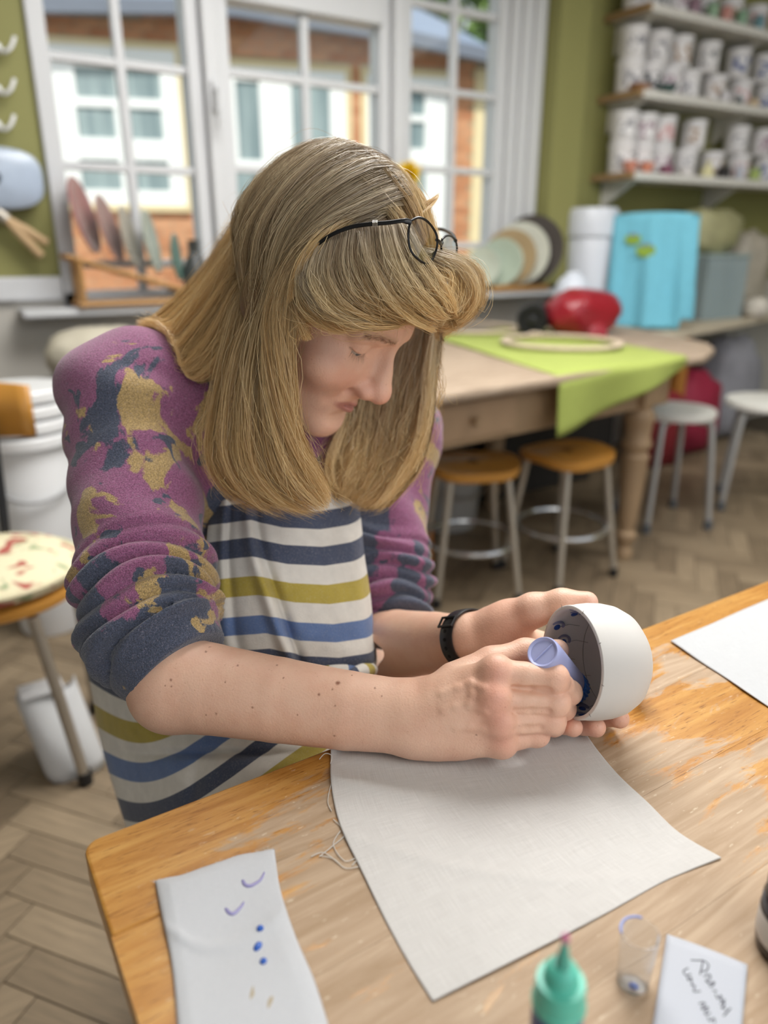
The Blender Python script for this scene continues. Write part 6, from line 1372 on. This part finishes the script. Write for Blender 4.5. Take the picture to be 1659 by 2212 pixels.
# D: the fringe pushed up by the glasses, curling forward
gD = [[(668, 540, .612), (645, 600, .614), (636, 660, .620), (648, 710, .624), (655, 740, .626)], [(690, 520, .606), (665, 600, .602), (690, 660, .602), (755, 690, .606), (835, 698, .615)], [(735, 500, .603), (725, 585, .594), (760, 650, .596), (820, 680, .602), (890, 700, .614)],
      [(790, 488, .602), (795, 570, .592), (835, 640, .595), (885, 680, .603), (935, 700, .615)], [(840, 480, .606), (860, 560, .597), (895, 625, .599), (935, 665, .606), (965, 690, .618)], [(878, 478, .618), (910, 550, .610), (945, 605, .610), (965, 655, .615), (960, 700, .625)]]
hair_sheet(gD, 4200, 5, thick=.014, ncl=44, jit=.0022, fly=.05, clump=.7, t1=(.9, 1.0), icut=18)
gD2 = [[(890, 540, .618), (935, 565, .620), (985, 590, .622), (1008, 640, .628), (975, 685, .634), (930, 690, .64)], [(915, 545, .640), (970, 560, .642), (1015, 590, .648), (1024, 645, .652), (985, 690, .655), (945, 700, .66)], [(935, 550, .672), (988, 572, .68), (1020, 600, .685), (1015, 660, .688), (975, 700, .688), (945, 715, .688)],
       [(945, 560, .71), (985, 585, .715), (1005, 620, .72), (985, 680, .72), (955, 720, .72), (940, 740, .72)]]
hair_sheet(gD2, 1900, 6, thick=.016, ncl=30, jit=.0026, fly=.07, clump=.8, inner=False, t1=(.75, 1.0), obst=True)
gD3 = [[(900, 560, .615), (890, 610, .606), (915, 650, .604), (955, 640, .612), (960, 600, .618), (935, 590, .62)], [(940, 580, .63), (925, 630, .622), (950, 670, .622), (995, 660, .63), (1000, 615, .636), (970, 600, .64)]]
hair_sheet(gD3, 500, 16, thick=.012, ncl=14, jit=.002, fly=.06, clump=.8, inner=False, t1=(.8, 1.0))
# loose locks over the brow and temple, and the lock lying over the arm of the glasses
gL = [[(640, 600, .603), (665, 650, .598), (730, 696, .596), (800, 712, .602), (870, 708, .612)], [(655, 585, .600), (690, 650, .594), (750, 688, .594), (815, 700, .600), (885, 698, .612)]]
hair_sheet(gL, 420, 7, thick=.006, ncl=6, jit=.0015, inner=False, clump=.75)
gL = [[(770, 500, .596), (790, 570, .588), (820, 640, .588), (870, 690, .596), (930, 722, .612)], [(785, 498, .597), (810, 580, .587), (845, 640, .589), (890, 685, .598), (950, 712, .614)]]
hair_sheet(gL, 380, 8, thick=.006, ncl=6, jit=.0015, inner=False, clump=.75)
gT = [[(905, 445, .655), (850, 452, .635), (780, 462, .618), (700, 500, .606), (645, 565, .606), (620, 660, .614)], [(905, 460, .650), (855, 462, .630), (785, 474, .612), (715, 512, .602), (660, 575, .604), (632, 650, .612)]]
hair_sheet(gT, 700, 10, thick=.008, ncl=14, jit=.0016, inner=False, clump=.5)
gS = [[(810, 432, .66), (850, 442, .652), (890, 442, .650), (925, 432, .655), (948, 420, .662)], [(870, 490, .625), (895, 480, .630), (915, 466, .640), (934, 446, .652), (950, 422, .662)]]
hair_sheet(gS, 160, 11, thick=.004, ncl=4, jit=.0008, inner=False, clump=.6, t1=(.75, 1.0))
# E: far side curtain behind the face
gE = [[(955, 640, .79), (945, 720, .79), (935, 810, .79), (928, 900, .79), (905, 985, .785), (860, 1055, .778), (815, 1105, .772)], [(940, 660, .80), (915, 740, .80), (900, 830, .80), (885, 920, .80), (860, 1000, .795), (820, 1062, .785), (780, 1100, .775)],
      [(900, 680, .81), (870, 760, .81), (850, 850, .81), (830, 940, .81), (810, 1010, .80), (785, 1060, .79), (760, 1095, .782)], [(840, 720, .83), (810, 800, .83), (785, 880, .825), (765, 950, .815), (755, 1010, .80), (748, 1050, .795), (742, 1085, .79)], [(760, 760, .84), (735, 830, .83), (715, 900, .82), (705, 950, .81), (705, 1000, .80), (715, 1045, .795), (725, 1075, .79)]]
hair_sheet(gE, 5000, 12, thick=.022, ncl=50, jit=.0035, fly=.09, t1=(.72, 1.0))
# F: flyaways and long wisps
hair_sheet([[(950, 700, .70), (952, 760, .71), (945, 830, .72), (948, 900, .73)], [(960, 700, .70), (946, 770, .71), (958, 840, .72), (944, 890, .73)]], 14, 13, thick=.006, jit=.003, inner=False, width=.0004)
hair_sheet([[(720, 318, .75), (620, 350, .77), (540, 420, .78), (480, 520, .79), (430, 600, .79)], [(880, 395, .72), (820, 335, .74), (740, 312, .75), (640, 330, .77), (560, 390, .78)]], 130, 14, thick=.03, jit=.006, inner=False, width=.0003, clump=.1)
hair_sheet([[(470, 800, .69), (440, 900, .69), (430, 980, .69), (470, 1080, .69)], [(655, 960, .645), (690, 1010, .65), (720, 1050, .66), (760, 1105, .67)]], 150, 15, thick=.03, jit=.007, inner=False, width=.00035, clump=.1)
V = np.concatenate(HV); F = np.concatenate(HF); me = fast_mesh('hair', V, F); add_attr(me, 'tt', np.concatenate(HT)); add_attr(me, 'rn', np.concatenate(HRn))
t = NT('blond_hair'); at = lambda n: t.n('ShaderNodeAttribute', attribute_name=n).outputs['Fac']
rt = t.ramp(at('tt'), [(0, '7d6a55'), (.25, '967e60'), (.55, 'b69463'), (1.0, 'd3ab6c')]); lt = t.ramp(at('tt'), [(0, 'c8b8a2'), (.3, 'e2d0aa'), (.7, 'eed29a'), (1.0, 'f3d8a2')])
colh = t.mix(t.ramp(at('rn'), [(.2, 0.0), (.8, 1.0)]), rt, lt)
t.P(Base_Color=colh, Roughness=.36); t.b.inputs['Specular IOR Level'].default_value = .6
t.b.inputs['Transmission Weight'].default_value = 0.0
tl = t.n('ShaderNodeBsdfTranslucent', i_Color=colh); mx = t.n('ShaderNodeMixShader', i_0=.25, i_1=t.b.outputs[0], i_2=tl.outputs[0]); t.t.links.new(mx.outputs[0], t.out.inputs[0]); M_hair = t.m
me.materials.append(M_hair); hair = bpy.data.objects.new('hair', me); COL.objects.link(hair); par(hair, person); hair['label'] = 'long straight dark blond hair with golden ends'
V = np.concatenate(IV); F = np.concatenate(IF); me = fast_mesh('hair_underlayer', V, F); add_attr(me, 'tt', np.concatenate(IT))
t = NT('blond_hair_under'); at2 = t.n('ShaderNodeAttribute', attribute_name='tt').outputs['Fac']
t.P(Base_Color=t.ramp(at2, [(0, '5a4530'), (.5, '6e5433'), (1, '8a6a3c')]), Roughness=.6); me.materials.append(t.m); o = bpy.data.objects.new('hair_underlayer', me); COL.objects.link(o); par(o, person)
# eyelashes and brow
b = MB(); rl = np.random.default_rng(3)
for s in (-1, 1):
    for k in range(46):
        a = -1.0+2.0*k/45; c = H(31*s, -12.5, 0); up_v = nl; zc_ = -1.0; rr = math.sqrt(14.1**2-zc_**2); q = c+(up_v*zc_+nrm(HM[1]-up_v*(HM[1]@up_v))*rr*math.cos(a)+HM[0]*rr*math.sin(a))*HS/1000
        d = nrm(q-c-up_v*.003+rl.normal(size=3)*.0012); L = rl.uniform(.006, .0085); e = nrm(np.cross(d, up_v))*.00012; tip = q+d*L+up_v*(-.002); b.add([q-e, q+e, tip], [(0, 1, 2)])
b.obj('eyelashes', simple('lash_brown', '5a4634', .7), person, smooth=False)
b = MB()
for s in (-1, 1):
    for k in range(150):
        x = rl.uniform(11, 46); z = 15+3.2*math.sin((x-11)/35*2.6)+rl.normal()*1.6; p = H(x*s, 20, z); L = np.linspace(0, .05, 60); v = sdf_eval(head, p-HM[1]*L[:, None], 64); hit_ = v < .0003
        if not hit_.any() or hit_[0]: continue
        q = p-HM[1]*L[np.argmax(hit_)]
        d = nrm(HM[0]*s*1.0+HM[2]*(.35-.02*(x-11))+HM[1]*.12+rl.normal(size=3)*.1); e = nrm(np.cross(d, HM[1]))*.00014; b.add([q-e, q+e, q+d*.006], [(0, 1, 2)])
b.obj('eyebrows', simple('brow_brown', '927150', .7), person, smooth=False)

# ================================================================ GLASSES
gl_ = thing('eyeglasses', 'black framed glasses pushed up on top of the woman\'s head', 'glasses', tuple(P(915, 520, .625))); M_fr = simple('black_metal_frame', '141416', .3, .1, 20, .3)
def lens(pts, nm='lens'):
    W = catmull([P(*q) for q in pts]+[P(*pts[0])], 48)[:-1]
    rim = MB().tube(W, .0010, 8, closed=True).obj('rim', M_fr, gl_)
    c = W.mean(0); nn = np.zeros(3)
    for i in range(len(W)): nn += np.cross(W[i]-c, W[(i+1) % len(W)]-c)
    nn = nrm(nn); nn = -nn if nn@CF > 0 else nn
    b = MB(); v = np.concatenate([[c+nn*.002], W]); b.add(v, [(0, i+1, (i+1) % len(W)+1) for i in range(len(W))]); b.obj(nm, M_lens, gl_)
M_lens = glassmat('lens_glass', (.95, .94, .90, 1), .012, .03)
GD = -.020
lens([(x, y, d+GD) for x, y, d in [(886, 478, .606), (905, 470, .611), (925, 480, .618), (942, 505, .626), (944, 532, .628), (934, 560, .624), (922, 570, .619), (903, 560, .611), (887, 540, .606), (882, 508, .604)]])
lens([(x, y, d+GD) for x, y, d in [(955, 517, .655), (963, 510, .668), (974, 510, .690), (984, 520, .712), (987, 540, .722), (980, 560, .715), (968, 568, .695), (958, 556, .668), (953, 535, .655)]])
MB().tube(catmull(PX([(943, 518, .607), (949, 522, .613), (953, 528, .626), (955, 524, .635)]), 12), .0014, 8).obj('bridge', M_fr, gl_)
MB().tube(catmull(PX([(938, 545, .606), (935, 548, .614), (936, 552, .622)]), 8), .0008, 6).obj('nose_pad_arm', M_fr, gl_)
MB().tube(catmull(PX([(888, 480, .585), (870, 477, .583), (840, 481, .584), (800, 484, .586), (760, 490, .589), (720, 505, .592), (690, 525, .598), (664, 552, .608)]), 40), np.interp(np.linspace(0, 1, 40), [0, .1, .14, .5, 1], [.0022, .0024, .0017, .0018, .0015]), 8, flat=.6, up=CF).obj('temple_arm', M_fr, gl_)
MB().tube(catmull(PX([(984, 520, .692), (975, 505, .73), (950, 495, .79), (920, 500, .83), (890, 520, .85)]), 30), .0018, 8).obj('temple_arm', M_fr, gl_)
for k in range(3): q = P(806+4*k, 484, .586); MB().tube([q+CU*.0026+CF*-.0006, q-CF*.0026, q-CU*.0026-CF*.0006], .0005, 6).obj('hinge_detail', M_steel, gl_)
